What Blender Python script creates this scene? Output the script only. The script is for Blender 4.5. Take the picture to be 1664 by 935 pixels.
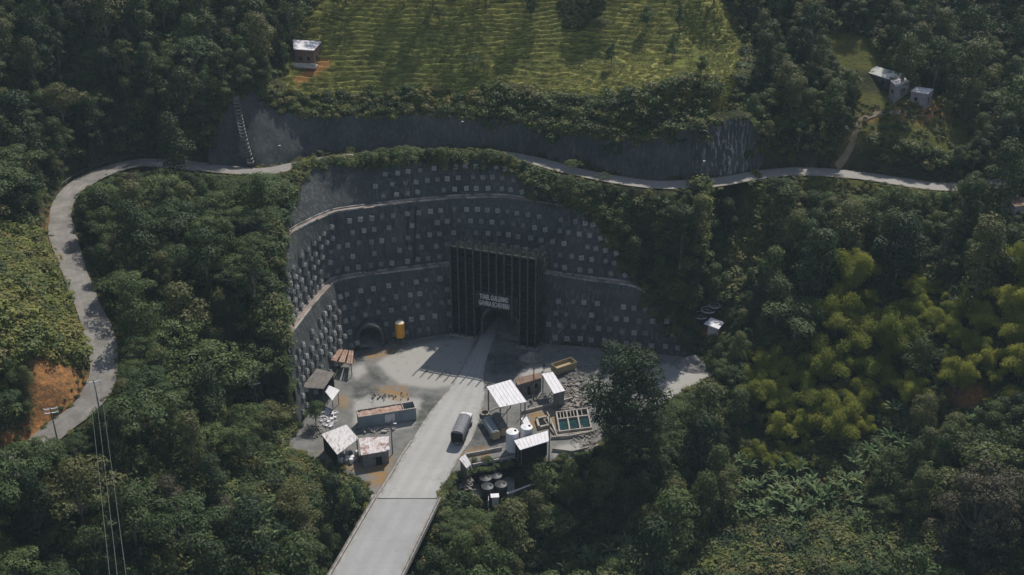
import bpy, bmesh, math, random
import numpy as np
from mathutils import Vector, Matrix
from mathutils.bvhtree import BVHTree
R = math.radians
random.seed(7); rng = np.random.default_rng(7)
for o in list(bpy.data.objects): bpy.data.objects.remove(o)
SC = bpy.context.scene; COL = SC.collection

# ------------------------------------------------------------------ camera, light, exposure
CAMH, PITCH, FPX = 130.0, R(27.5), 1800.0        # metres above the yard, tilt, focal length in photo pixels
cam = bpy.data.cameras.new('camera'); camo = bpy.data.objects.new('camera', cam); COL.objects.link(camo)
camo.location = (0, 0, CAMH); camo.rotation_euler = (math.pi/2-PITCH, 0, 0)
cam.lens = 36*FPX/1664; cam.sensor_width = 36; cam.clip_start = 1; cam.clip_end = 4000
SC.camera = camo
SUN_EL, SUN_AZ = R(53), R(24)                    # azimuth measured from +Y (behind the hill) towards +X
world = bpy.data.worlds.new('World'); SC.world = world; world.use_nodes = True
wn = world.node_tree; bgn = wn.nodes['Background']
sky = wn.nodes.new('ShaderNodeTexSky'); sky.sky_type = 'NISHITA'; sky.sun_disc = False
sky.sun_elevation = SUN_EL; sky.sun_rotation = SUN_AZ; sky.altitude = 1500
sat = wn.nodes.new('ShaderNodeHueSaturation'); sat.inputs['Saturation'].default_value = .66; wn.links.new(sky.outputs[0], sat.inputs['Color']); wn.links.new(sat.outputs[0], bgn.inputs[0]); bgn.inputs[1].default_value = 0.13
sl = bpy.data.lights.new('sun', 'SUN'); so = bpy.data.objects.new('sun', sl); COL.objects.link(so)
sl.energy = 4.7; sl.angle = R(0.6); sl.color = (1.0, 0.93, 0.84)
so.location = (150, 300, 300)
sd = Vector((math.sin(SUN_AZ)*math.cos(SUN_EL), math.cos(SUN_AZ)*math.cos(SUN_EL), math.sin(SUN_EL)))
so.rotation_euler = sd.to_track_quat('Z', 'Y').to_euler()
vs = SC.view_settings; vs.view_transform = 'Standard'; vs.look = 'None'; vs.gamma = 1; vs.use_curve_mapping = False
vs.exposure = -0.1
SC.render.engine = 'CYCLES'
HAZE = .00015
SC.cycles.max_bounces = 5; SC.cycles.transparent_max_bounces = 6

# ------------------------------------------------------------------ measuring helpers
cp, sp_ = math.cos(PITCH), math.sin(PITCH)
def G(px, py, z=0.0):
    """the place at height z that the photograph shows at px, py"""
    t = (py-467.5)/FPX; d = (CAMH-z)/(sp_+t*cp)
    return Vector(((px-832)/FPX*d, d*(cp-t*sp_), z))
def PX(x, y, z):
    h = CAMH-z; d = y*cp+h*sp_; v = h*cp-y*sp_
    return 832+FPX*x/d, 467.5+FPX*v/d, d

# ------------------------------------------------------------------ tags
def tag(o, label=None, cat=None, group=None, kind=None):
    if label: o['label'] = label
    if cat: o['category'] = cat
    if group: o['group'] = group
    if kind: o['kind'] = kind
    return o
def worg(p):
    v = Vector((0, 0, 0))
    while p is not None: v = v+p.location; p = p.parent
    return v
def thing(name, loc, label, cat, group=None):
    o = bpy.data.objects.new(name, None); COL.objects.link(o); o.location = loc; o.empty_display_size = .5
    return tag(o, label, cat, group)

class MB:
    def __init__(s): s.v = []; s.f = []; s.a = {}
    def add(s, vs_, fs):
        n = len(s.v); s.v += [tuple(p) for p in vs_]; s.f += [tuple(i+n for i in f) for f in fs]; return s
    def box(s, c, size, rz=0, rx=0, ry=0):
        hx, hy, hz = size[0]/2, size[1]/2, size[2]/2
        M_ = Matrix.Rotation(rz, 3, 'Z') @ Matrix.Rotation(ry, 3, 'Y') @ Matrix.Rotation(rx, 3, 'X')
        ps = [Vector(c)+M_@Vector((x*hx, y*hy, z*hz)) for x in (-1, 1) for y in (-1, 1) for z in (-1, 1)]
        return s.add(ps, [(0,1,3,2),(4,6,7,5),(0,4,5,1),(2,3,7,6),(0,2,6,4),(1,5,7,3)])
    def prism(s, poly, z0, z1):
        """poly of points (x, y) or (x, y, z-offset)"""
        n = len(poly)
        lo = [(p[0], p[1], z0) for p in poly]; hi = [(p[0], p[1], z1) for p in poly]
        a = sum(poly[i][0]*poly[(i+1)%n][1]-poly[(i+1)%n][0]*poly[i][1] for i in range(n))
        if a < 0: lo.reverse(); hi.reverse()
        return s.add(lo+hi, [tuple(range(n-1, -1, -1)), tuple(range(n, 2*n))]+[(i, (i+1)%n, n+(i+1)%n, n+i) for i in range(n)])
    def slab(s, pts, th):
        n = len(pts); pts = [Vector(p) for p in pts]
        nr = (pts[1]-pts[0]).cross(pts[2]-pts[0]).normalized()
        if nr.z < 0: pts = pts[::-1]; nr = -nr
        lo = [p-nr*th for p in pts]
        return s.add(lo+pts, [tuple(range(n-1, -1, -1)), tuple(range(n, 2*n))]+[(i, (i+1)%n, n+(i+1)%n, n+i) for i in range(n)])
    def tube(s, path, r, n=8, r1=None, caps=True):
        path = [Vector(p) for p in path]; k = len(path); r1 = r if r1 is None else r1
        base = len(s.v); rings = []
        for i, p in enumerate(path):
            d = (path[min(i+1, k-1)]-path[max(i-1, 0)]).normalized()
            u = d.cross(Vector((0, 0, 1)));
            if u.length < 1e-3: u = Vector((1, 0, 0))
            u.normalize(); w = d.cross(u); rr = r+(r1-r)*i/(k-1)
            for j in range(n):
                a = 2*math.pi*j/n; s.v.append(tuple(p+(u*math.cos(a)+w*math.sin(a))*rr))
        for i in range(k-1):
            for j in range(n):
                a = base+i*n+j; b = base+i*n+(j+1)%n; s.f.append((a, a+n, b+n, b))
        if caps:
            s.f.append(tuple(base+j for j in range(n))); s.f.append(tuple(base+(k-1)*n+j for j in range(n-1, -1, -1)))
        return s
    def lathe(s, c, prof, n=20):
        c = Vector(c); base = len(s.v)
        for r, z in prof:
            for j in range(n):
                a = 2*math.pi*j/n; s.v.append((c.x+r*math.cos(a), c.y+r*math.sin(a), c.z+z))
        for i in range(len(prof)-1):
            for j in range(n):
                a = base+i*n+j; b = base+i*n+(j+1)%n; s.f.append((a, b, b+n, a+n))
        s.f.append(tuple(base+j for j in range(n-1, -1, -1))); s.f.append(tuple(base+(len(prof)-1)*n+j for j in range(n)))
        return s
    def build(s, name, mat, parent=None, smooth=False, bevel=0):
        me = bpy.data.meshes.new(name); o0 = worg(parent)
        me.from_pydata([(x-o0.x, y-o0.y, z-o0.z) for x, y, z in s.v], [], s.f); me.materials.append(mat)
        if smooth: me.polygons.foreach_set('use_smooth', [True]*len(me.polygons))
        me.validate(); me.update()
        o = bpy.data.objects.new(name, me); COL.objects.link(o); o.parent = parent
        if bevel:
            m = o.modifiers.new('bevel', 'BEVEL'); m.width = bevel; m.segments = 2; m.limit_method = 'ANGLE'
        return o
def single(mb, name, mat, label, cat, group=None, **k):
    """a thing that is one mesh, its origin at its base"""
    xs = np.array(mb.v); b = Vector(((xs[:,0].min()+xs[:,0].max())/2, (xs[:,1].min()+xs[:,1].max())/2, xs[:,2].min()))
    o = mb.build(name, mat, None, **k); o.data.transform(Matrix.Translation(-b)); o.location = b
    return tag(o, label, cat, group)

# ------------------------------------------------------------------ materials
def nt(name):
    m = bpy.data.materials.new(name); m.use_nodes = True; t = m.node_tree; t.nodes.clear()
    out = t.nodes.new('ShaderNodeOutputMaterial'); b = t.nodes.new('ShaderNodeBsdfPrincipled')
    t.links.new(b.outputs[0], out.inputs[0]); return m, t, b
def N(t, kind, **k):
    n = t.nodes.new('ShaderNode'+kind)
    for a, v in k.items():
        if a.startswith('i_'): n.inputs[int(a[2:])].default_value = v
        else: setattr(n, a, v)
    return n
def mixc(t, fac, a, b, mode='MIX'):
    n = t.nodes.new('ShaderNodeMix'); n.data_type = 'RGBA'; n.blend_type = mode
    for i, v in ((0, fac), (6, a), (7, b)):
        if isinstance(v, (int, float)): n.inputs[i].default_value = v
        elif isinstance(v, tuple): n.inputs[i].default_value = (*v[:3], 1)
        else: t.links.new(v, n.inputs[i])
    return n.outputs[2]
def noise(t, scale, detail=4, rough=.6, stretch=None, coord='Object', dist=0):
    tc = t.nodes.new('ShaderNodeTexCoord'); v = tc.outputs[coord]
    if stretch:
        mp = t.nodes.new('ShaderNodeMapping'); mp.inputs['Scale'].default_value = stretch; t.links.new(v, mp.inputs[0]); v = mp.outputs[0]
    n = t.nodes.new('ShaderNodeTexNoise'); n.inputs['Scale'].default_value = scale; n.inputs['Detail'].default_value = detail
    n.inputs['Roughness'].default_value = rough; n.inputs['Distortion'].default_value = dist
    t.links.new(v, n.inputs['Vector']); return n.outputs['Fac']
def ramp(t, fac, a, b, ease=False):
    n = t.nodes.new('ShaderNodeMapRange'); n.inputs[1].default_value = a; n.inputs[2].default_value = b
    n.interpolation_type = 'SMOOTHSTEP'; t.links.new(fac, n.inputs[0]); return n.outputs[0]
def bump(t, b, h, strength=.4, dist=.1):
    n = t.nodes.new('ShaderNodeBump'); n.inputs['Strength'].default_value = strength; n.inputs['Distance'].default_value = dist
    t.links.new(h, n.inputs['Height']); t.links.new(n.outputs[0], b.inputs['Normal'])
def attr(t, name):
    n = t.nodes.new('ShaderNodeAttribute'); n.attribute_name = name; return n.outputs['Fac']
def mathn(t, op, a, b=None):
    n = t.nodes.new('ShaderNodeMath'); n.operation = op
    for i, v in ((0, a), (1, b)):
        if v is None: continue
        if isinstance(v, (int, float)): n.inputs[i].default_value = v
        else: t.links.new(v, n.inputs[i])
    return n.outputs[0]
def simple(name, c1, c2=None, scale=.6, rough=.85, metal=0, bmp=0, bscale=6, stretch=None, stain=None, spec=.3, ripple=None):
    m, t, b = nt(name); b.inputs['Roughness'].default_value = rough; b.inputs['Metallic'].default_value = metal
    b.inputs['Specular IOR Level'].default_value = spec
    c2 = c2 or tuple(x*.75 for x in c1)
    col = mixc(t, ramp(t, noise(t, scale, 5, .65, stretch), .35, .68), c1, c2)
    if stain:
        c3, s3, lo, hi = stain
        col = mixc(t, ramp(t, noise(t, s3, 6, .7, stretch, dist=.4), lo, hi), col, c3)
    t.links.new(col, b.inputs['Base Color'])
    if ripple:
        tc = t.nodes.new('ShaderNodeTexCoord'); w = t.nodes.new('ShaderNodeTexWave'); w.inputs['Scale'].default_value = ripple[0]
        w.bands_direction = ripple[1]; t.links.new(tc.outputs['Object'], w.inputs['Vector']); bump(t, b, w.outputs['Fac'], .6, .06)
    elif bmp: bump(t, b, noise(t, bscale, 6, .7), bmp, .08)
    return m
def foliage(name, dark, light, hue2=None, trans=.3):
    m, t, b = nt(name)
    oi = t.nodes.new('ShaderNodeObjectInfo'); ge = t.nodes.new('ShaderNodeNewGeometry')
    col = mixc(t, oi.outputs['Random'], dark, light)
    if hue2:
        r2 = mathn(t, 'FRACT', mathn(t, 'MULTIPLY', oi.outputs['Random'], 7.31))
        col = mixc(t, ramp(t, r2, .55, 1.0), col, hue2)
    isl = mathn(t, 'ADD', mathn(t, 'MULTIPLY', ge.outputs['Random Per Island'], .5), .75)
    hs = t.nodes.new('ShaderNodeHueSaturation'); t.links.new(isl, hs.inputs['Value']); t.links.new(col, hs.inputs['Color'])
    cl = noise(t, .55, 2)
    hue = mathn(t, 'ADD', mathn(t, 'MULTIPLY', cl, .05), .475); t.links.new(hue, hs.inputs['Hue'])
    t.links.new(hs.outputs[0], b.inputs['Base Color']); b.inputs['Roughness'].default_value = .55; b.inputs['Specular IOR Level'].default_value = .25
    tr = t.nodes.new('ShaderNodeBsdfTranslucent'); t.links.new(hs.outputs[0], tr.inputs[0])
    mx = t.nodes.new('ShaderNodeMixShader'); mx.inputs[0].default_value = trans
    t.links.new(b.outputs[0], mx.inputs[1]); t.links.new(tr.outputs[0], mx.inputs[2])
    out = [n for n in t.nodes if n.type == 'OUTPUT_MATERIAL'][0]; t.links.new(mx.outputs[0], out.inputs[0]); return m

MT = {}
MT['leaf'] = foliage('leaf', (.024, .048, .018), (.095, .140, .040), (.135, .140, .050), .32)
MT['leaf_umb'] = foliage('leaf_umb', (.050, .088, .030), (.115, .160, .050), None, .32)
MT['leaf_bush'] = foliage('leaf_bush', (.050, .085, .026), (.150, .175, .046), (.19, .175, .06), .32)
MT['leaf_bamboo'] = foliage('leaf_bamboo', (.20, .235, .038), (.36, .37, .062), None, .48)
MT['leaf_banana'] = foliage('leaf_banana', (.13, .21, .085), (.22, .29, .14), None, .40)
MT['leaf_brown'] = foliage('leaf_brown', (.085, .078, .048), (.100, .088, .052), None)
MT['leaf_grass'] = foliage('leaf_grass', (.12, .155, .032), (.22, .235, .052), (.22, .20, .06), .35)
MT['bark'] = simple('bark', (.13, .11, .085), (.22, .2, .17), 3, .9, bmp=.4, stretch=(1, 1, .2))
MT['shotcrete'] = None
MT['concrete'] = simple('concrete', (.36, .35, .32), (.24, .235, .22), .5, .85, bmp=.15, bscale=8, stain=((.13, .12, .1), .35, .55, .75))
MT['pale_concrete'] = simple('pale_concrete', (.40, .37, .33), (.25, .23, .205), .8, .85, bmp=.15, stain=((.16, .14, .11), .9, .55, .8))
MT['white_metal'] = simple('white_metal', (.80, .79, .82), (.68, .67, .70), .9, .5, stain=((.50, .46, .42), .5, .54, .74), stretch=(3, .5, 1), ripple=(1.6, 'X'))
MT['worn_metal'] = simple('worn_metal', (.74, .73, .74), (.56, .55, .55), 1.1, .55, stretch=(4, 1, 1), stain=((.34, .21, .15), .5, .52, .66), ripple=(2.2, 'X'))
MT['rusty_white'] = simple('rusty_white', (.74, .71, .71), (.55, .49, .48), 1.4, .6, stain=((.33, .2, .16), .8, .48, .62), ripple=(2.2, 'Y'))
MT['grey_sheet'] = simple('grey_sheet', (.21, .19, .17), (.14, .13, .12), .9, .75, stain=((.08, .07, .06), .7, .55, .75), ripple=(1.5, 'Y'))
MT['fibre'] = simple('fibre', (.32, .21, .15), (.23, .16, .12), .9, .85, stain=((.14, .11, .09), .8, .5, .7), ripple=(2, 'X'))
MT['grey_wall'] = simple('grey_wall', (.2, .19, .18), (.11, .11, .1), .9, .85)
MT['brick'] = simple('brick', (.2, .12, .085), (.13, .09, .07), 1.2, .9, bmp=.3)
MT['white_wall'] = simple('white_wall', (.55, .53, .52), (.36, .34, .33), 1.0, .8)
MT['lilac_wall'] = simple('lilac_wall', (.3, .26, .28), (.2, .18, .19), 1.0, .8)
MT['dark'] = simple('dark', (.012, .014, .013), (.02, .022, .02), 1, .95, spec=.1)
MT['black_plastic'] = simple('black_plastic', (.030, .036, .042), (.02, .024, .028), 1, .45)
MT['steel_dark'] = simple('steel_dark', (.025, .032, .030), (.015, .02, .018), .8, .55, metal=.2)
MT['steel_fin'] = simple('steel_fin', (.11, .135, .135), (.06, .075, .075), .8, .5, metal=.3)
MT['container'] = simple('container', (.25, .29, .31), (.2, .24, .27), .6, .6, stain=((.17, .13, .11), .7, .58, .75), stretch=(1, 1, .4))
MT['rust'] = simple('rust', (.34, .2, .14), (.45, .35, .3), 1.0, .9, bmp=.5, stain=((.16, .1, .08), 1.4, .5, .7))
MT['beige'] = simple('beige', (.36, .29, .17), (.27, .22, .13), .8, .8)
MT['yellow'] = simple('yellow', (.72, .36, .02), (.55, .26, .02), 1.2, .5)
MT['cream'] = simple('cream', (.74, .68, .56), (.62, .56, .45), 1.2, .6)
MT['white_plastic'] = simple('white_plastic', (.74, .74, .76), (.62, .62, .64), 1.2, .4, stain=((.42, .38, .36), .9, .62, .8))
MT['tarp'] = simple('tarp', (.19, .195, .215), (.14, .145, .16), 1.5, .7, bmp=.25, bscale=3)
MT['wood'] = simple('wood', (.2, .17, .13), (.12, .1, .08), 1.5, .9, stretch=(1, 1, .1))
MT['post'] = simple('post', (.17, .16, .15), (.11, .1, .1), 1.5, .85)
MT['water'] = simple('water', (.015, .05, .052), (.012, .032, .036), .7, .12, spec=.5)
MT['tyre'] = simple('tyre', (.02, .02, .02), None, 1, .9)
MT['glass'] = simple('glass', (.02, .025, .03), None, 1, .15, spec=.6)
MT['letters'] = simple('letters', (.72, .72, .7), (.6, .6, .58), 2, .5)
MT['scrap'] = simple('scrap', (.30, .27, .24), (.14, .12, .105), 1.3, .8, stain=((.12, .1, .08), 1, .5, .7))
MT['rock'] = simple('rock', (.27, .26, .25), (.16, .155, .15), .8, .95, bmp=.6)
MT['wire'] = simple('wire', (.14, .15, .14), None, 1, .5)
MT['red_lamp'] = simple('red_lamp', (.4, .03, .02), None, 1, .4)

def shotcrete(name, base, dark, pale, white):
    m, t, b = nt(name); b.inputs['Roughness'].default_value = .9; b.inputs['Specular IOR Level'].default_value = .2
    c = mixc(t, ramp(t, noise(t, .10, 5, .65), .35, .65), base, dark)
    c = mixc(t, mathn(t, 'MULTIPLY', ramp(t, noise(t, .7, 5, .6, (1, 1, .14)), .52, .8), .7), c, tuple(x*.5 for x in dark))
    c = mixc(t, mathn(t, 'MULTIPLY', ramp(t, noise(t, .6, 5, .6, (1.0, 1.0, .14), dist=.3), .55, .85), .55), c, pale)
    wh = mathn(t, 'MULTIPLY', ramp(t, noise(t, 1.1, 4, .75, (1.4, 1.4, .16)), .50, .60), attr(t, 'white'))
    c = mixc(t, wh, c, white)
    t.links.new(c, b.inputs['Base Color'])
    bump(t, b, noise(t, 1.8, 7, .6), .35, .12); return m
MT['shotcrete'] = shotcrete('shotcrete', (.074, .080, .079), (.044, .050, .050), (.115, .12, .118), (.55, .55, .55))
MT['berm'] = simple('berm', (.30, .24, .21), (.18, .16, .15), .5, .95, bmp=.5, stain=((.10, .10, .07), .25, .5, .7))
MT['kerb'] = simple('kerb', (.42, .40, .37), (.22, .21, .2), .35, .9, stain=((.11, .11, .1), .5, .48, .62))

# ------------------------------------------------------------------ noise and polygons in numpy
def vn(x, y, seed=0):
    x = np.asarray(x, float); y = np.asarray(y, float)
    xi = np.floor(x); yi = np.floor(y); fx = x-xi; fy = y-yi; fx = fx*fx*(3-2*fx); fy = fy*fy*(3-2*fy)
    def h(a, b):
        v = np.sin(a*127.1+b*311.7+seed*74.7)*43758.5453; return v-np.floor(v)
    return (h(xi, yi)*(1-fx)+h(xi+1, yi)*fx)*(1-fy)+(h(xi, yi+1)*(1-fx)+h(xi+1, yi+1)*fx)*fy
def fbm(x, y, seed=0, o=4):
    s = 0; a = .5; f = 1
    for i in range(o): s = s+a*vn(x*f, y*f, seed+i*3); a *= .5; f *= 2.03
    return s
def inpoly(x, y, poly):
    x = np.asarray(x, float); y = np.asarray(y, float); r = np.zeros(x.shape, bool); n = len(poly)
    for i in range(n):
        x0, y0 = poly[i][:2]; x1, y1 = poly[(i+1) % n][:2]
        if y0 == y1: continue
        c = ((y0 > y) != (y1 > y)) & (x < (x1-x0)*(y-y0)/(y1-y0)+x0); r ^= c
    return r
def polydist(x, y, line, closed=False):
    """distance to a polyline, and interpolated third coordinate and running parameter"""
    L = np.array(line, float); n = len(L); best = np.full(np.shape(x), 1e9); zz = np.zeros(np.shape(x)); uu = np.zeros(np.shape(x))
    for i in range(n if closed else n-1):
        a = L[i]; b = L[(i+1) % n]; dx, dy = b[0]-a[0], b[1]-a[1]; l2 = dx*dx+dy*dy+1e-9
        t = np.clip(((x-a[0])*dx+(y-a[1])*dy)/l2, 0, 1); d = np.hypot(x-a[0]-t*dx, y-a[1]-t*dy); m = d < best
        best = np.where(m, d, best); uu = np.where(m, i+t, uu)
        if L.shape[1] > 2: zz = np.where(m, a[2]+t*(b[2]-a[2]), zz)
    return best, zz, uu
def catmull(pts, step=1.0):
    P = [np.array(p, float) for p in pts]; out = []
    for i in range(len(P)-1):
        p0, p1, p2, p3 = P[max(i-1, 0)], P[i], P[i+1], P[min(i+2, len(P)-1)]
        n = max(2, int(np.linalg.norm(p2-p1)/step))
        for k in range(n):
            t = k/n; out.append(.5*((2*p1)+(-p0+p2)*t+(2*p0-5*p1+4*p2-p3)*t*t+(-p0+3*p1-3*p2+p3)*t**3))
    out.append(P[-1]); return np.array(out)

# ------------------------------------------------------------------ measured lines
ROAD = catmull([tuple(G(*p)) for p in [(-60,830,19.5),(20,762,21.2),(88,700,23),(140,660,24.3),(168,610,25.5),(163,550,27),(140,490,28.3),(117,430,29.5),(100,372,30.7),
  (102,332,31.4),(130,299,32),(175,277,32.5),(230,264,33),(300,268,33.3),(370,276,33.3),(430,279,33.3),(485,269,33.5),(560,257,33.8),(700,252,34),(800,251,34),
  (870,262,33.8),(930,278,33.5),(1000,292,33.3),(1060,300,33),(1120,300,33),(1180,294,33),(1230,285,33),(1290,279,33),(1350,281,33),(1410,287,33),(1460,295,33),
  (1520,303,32.8),(1580,303,32.6),(1640,296,32.6),(1720,285,32.5),(1850,270,32)]], 2.0)
# anchored wall: base, first berm, second berm, top
Z1, Z2 = 14.5, 28.5
WS = [((486,692,0),(466,556,Z1),(462,396,Z2),(470,312,35)),
      ((508,655,0),(487,527,Z1),(474,382,Z2),(476,296,35.5)),
      ((532,622,0),(508,500,Z1),(496,368,Z2),(484,284,36)),
      ((574,570,0),(548,457,Z1),(545,346,Z2),(512,270,36.5)),
      ((650,552,0),(640,443,Z1),(640,333,Z2),(640,264,36)),
      ((738,539,0),(738,432,Z1),(740,323,Z2),(740,262,36)),
      ((815,540,0),(815,435,Z1),(815,322,Z2),(806,262,35.5)),
      ((892,558,0),(890,447,Z1),(885,331,Z2),(880,304,32)),
      ((960,562,0),(960,457,Z1),(948,343,Z2),(946,342,28.7)),
      ((1035,570,0),(1035,468,Z1),(1005,400,21),(1005,399,21.2)),
      ((1080,574,0),(1086,510,8),(1087,509,8.2),(1088,508,8.4)),
      ((1120,579,0),(1126,550,3),(1127,549,3.2),(1128,548,3.4))]
WB = [G(*s[0]) for s in WS]; W1 = [G(*s[1]) for s in WS]; W2 = [G(*s[2]) for s in WS]; W3 = [G(*s[3]) for s in WS]
US = [((340,268,33.5),(338,240,37)),((356,268,33.5),(352,205,41)),((385,269,33.5),(378,165,46.5)),((415,270,33.3),(410,146,48)),((450,267,33.3),(442,178,43.6)),((520,250,33.6),(500,188,42)),
      ((600,246,34),(600,188,41.5)),((700,243,34),(700,187,41.5)),((800,242,34),(800,193,41)),((880,255,33.8),(880,205,41)),((1000,282,33.4),(1000,224,41.5)),
      ((1060,291,33.2),(1070,221,42.5)),((1110,291,33),(1110,213,44)),((1170,286,33),(1170,198,45.5)),((1205,280,33),(1215,190,46)),((1238,275,33),(1244,240,38))]
UB = [G(*s[0]) for s in US]; UT = [G(*s[1]) for s in US]
YARD = [G(*p)[:2] for p in [(486,692,0),(508,655,0),(532,622,0),(574,570,0),(650,552,0),(738,539,0),(815,540,0),(892,558,0),(960,562,0),(1035,570,0),(1080,574,0),(1120,579,0)]]
NWALL = len(YARD)
YARD += [G(*p)[:2] for p in [(1150,590,0),(1168,612,0),(1110,640,0),(1070,668,0),(1000,712,0),(955,736,0),(900,746,0),(842,738,0),(770,752,0),(745,762,0),(722,792,0),(714,812,0),
         (606,812,0),(592,790,0),(560,762,0),(520,750,0),(455,725,0)]]

# wall sheets as meshes (built first: the ground is cut to stay behind them)
def interp(lines, step=.8):
    """resample the stations of several lines together"""
    A = [np.array([tuple(p) for p in l], float) for l in lines]; n = len(A[0]); out = [[] for _ in A]
    for i in range(n-1):
        k = max(2, int(max(np.linalg.norm(a[i+1]-a[i]) for a in A[:2])/step))
        for j in range(k):
            t = j/k
            for q, a in enumerate(A):
                p0, p1, p2, p3 = a[max(i-1, 0)], a[i], a[i+1], a[min(i+2, n-1)]
                c = .5*((2*p1)+(-p0+p2)*t+(2*p0-5*p1+4*p2-p3)*t*t+(-p0+3*p1-3*p2+p3)*t**3); l = p1+(p2-p1)*t
                out[q].append(l*.5+c*.5)
    for q, a in enumerate(A): out[q].append(a[-1])
    return [np.array(o) for o in out]
def outward(line):
    t = np.gradient(line[:, :2], axis=0); t /= np.linalg.norm(t, axis=1)[:, None]+1e-9
    return np.stack([-t[:, 1], t[:, 0], np.zeros(len(t))], 1)     # left of travel = away from the yard
iB, i1, i2, i3 = interp([WB, W1, W2, W3])
oB = outward(iB)
bw = 1.9
capf = np.clip((i2[:, 2]-i1[:, 2]-.5)/4, 0, 1)[:, None]; capf2 = np.clip((i3[:, 2]-i2[:, 2]-.1)/3, 0, 1)[:, None]
i1in = i1+oB*bw*capf+np.array([0, 0, .02]); i2in = i2+oB*bw*capf2+np.array([0, 0, .02])
i2 = np.where(capf > 0, i2, i2); 
TIERS = [(iB, i1), (i1in, i2), (i2in, i3)]
uB, uT = interp([UB, UT])
def sheet(lo, hi, rows, amp, seed, skip=None, zlo=-.4):
    n = len(lo); V = []; F = []
    nrm = outward(lo)
    for i in range(n):
        for j in range(rows+1):
            t = j/rows; p = lo[i]*(1-t)+hi[i]*t
            if j == 0: p = p+np.array([0, 0, zlo])
            q = (vn(i*.22, p[2]*.35, seed)-.5)*amp+(vn(i*.35, p[2]*.6, seed+5)-.5)*amp*.4
            if 0 < j: p = p+nrm[i]*q*(1 if j < rows else .3)
            V.append(tuple(p))
    for i in range(n-1):
        for j in range(rows):
            a = i*(rows+1)+j; f = (a, a+rows+1, a+rows+2, a+1)
            if skip is not None and skip(sum(np.array(V[k]) for k in f)/4): continue
            F.append(f)
    return V, F
# the two tunnels in the wall
PA = G(737,543); PB = G(871,567); PE = (PB-PA).normalized(); PN = Vector((PE.y, -PE.x, 0)); PW = (PB-PA).length   # portal base line
TC = PA+PE*11.0; TDIR = -PN
AD = G(603,560); ADIR = Vector((-.05, 1, 0)).normalized()
def tun(p, c, d, r, zs):
    rel = (p[0]-c.x, p[1]-c.y); al = rel[0]*d.x+rel[1]*d.y; ac = abs(rel[0]*d.y-rel[1]*d.x)
    return ac < r and -6 < al < 14 and p[2] < zs+math.sqrt(max(0, r*r-ac*ac))
def skipw(p): return tun(p, TC, TDIR, 4.3, 3.4) or tun(p, AD, ADIR, 2.6, 2.6)
wall_parts = []
for k, (lo, hi) in enumerate(TIERS):
    wall_parts.append(sheet(lo, hi, 15, .45, k*11, skipw))
upper_sheet = sheet(uB, uT, 9, .8, 77)
allV = []; allF = []
for V, F in wall_parts+[sheet(i1, i1in, 1, 0, 0, zlo=0), sheet(i2, i2in, 1, 0, 0, zlo=0), sheet(uB, uT, 9, 1.0, 77)]:
    n = len(allV); allV += V; allF += [tuple(i+n for i in f) for f in F]
# also over the tunnel mouths
for k, (lo, hi) in enumerate(TIERS[:1]):
    V, F = sheet(lo, hi, 15, .7, k*11); n = len(allV); allV += V; allF += [tuple(i+n for i in f) for f in F]
bvh = BVHTree.FromPolygons(allV, allF)

# ------------------------------------------------------------------ terrain
CTRL = [G(*p) for p in [
 # behind, left hill
 (0,250,42),(0,120,54),(0,0,65),(200,0,64),(400,0,62),(200,130,50),(400,110,49),(150,230,37),(300,220,38.5),(330,100,50),
 # pasture
 (480,160,45),(480,90,51),(480,0,60),(620,0,62),(640,175,43),(640,100,50.5),(800,178,43),(800,100,50),(800,0,62),(950,185,44),(950,100,50),(950,0,61.5),(1100,190,47),(1100,100,52),(1100,0,62),(1200,120,50.5),(1200,0,60),
 # right hills
 (1260,220,38.5),(1260,100,48),(1300,0,58),(1400,240,39),(1400,170,45),(1440,150,46.5),(1500,170,45.5),(1400,80,54),(1400,0,62),(1550,240,36),(1550,120,46),(1550,0,60),(1664,240,37),(1664,100,50),(1664,0,62),
 # left, outside the climbing road
 (0,330,37),(60,300,36),(0,420,39),(-60,430,46),(-70,520,45),(0,510,38.5),(50,500,33.5),(60,570,31),(0,600,33),(0,690,28),(40,640,28),
 # between climbing road and wall
 (200,330,31),(300,330,31.5),(400,330,33),(440,400,31),(300,420,29.5),(400,480,27),(300,520,25.5),(400,600,17),(440,680,6),(300,640,19),(250,700,17.5),(220,560,26.5),(400,720,5),
 # lower left
 (100,800,15),(250,800,8),(0,860,12),(100,935,7),(300,900,-1),(400,850,-5),(450,780,-2),(500,850,-9),(450,935,-11),
 # ravine
 (620,935,-15),(800,935,-14),(760,860,-10),(900,860,-11),(900,790,-6),(1000,850,-11),(1000,760,-5),(1100,750,-6),(1100,860,-11),(1200,935,-9),(1050,935,-12),
 # right slope under the upper road
 (1000,330,29),(1100,350,28.3),(1200,350,29),(1000,370,25),(1100,430,20.5),(1160,460,18.5),(1185,500,14),(1150,540,5),(1200,560,4),(1220,420,19),(1300,330,27.5),(1300,430,20),(1300,520,13),(1400,350,27.5),(1500,360,27),(1500,450,21),
 (1640,340,29),(1640,450,23),(1400,450,20),(1400,560,10),(1500,560,13),(1640,600,15),(1250,640,0),(1350,660,2),(1500,680,5),(1640,700,8),(1300,780,-4),(1450,790,-1),(1600,800,3),(1350,935,-7),(1500,935,-4),(1640,935,0)]]
for k in range(0, len(ROAD), 5): CTRL.append(Vector(ROAD[k]))
for p in W3: CTRL.append(Vector(p)+Vector((0, .8, .3)))
for p in UT: CTRL.append(Vector(p)+Vector((0, 1.5, .6)))
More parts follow.
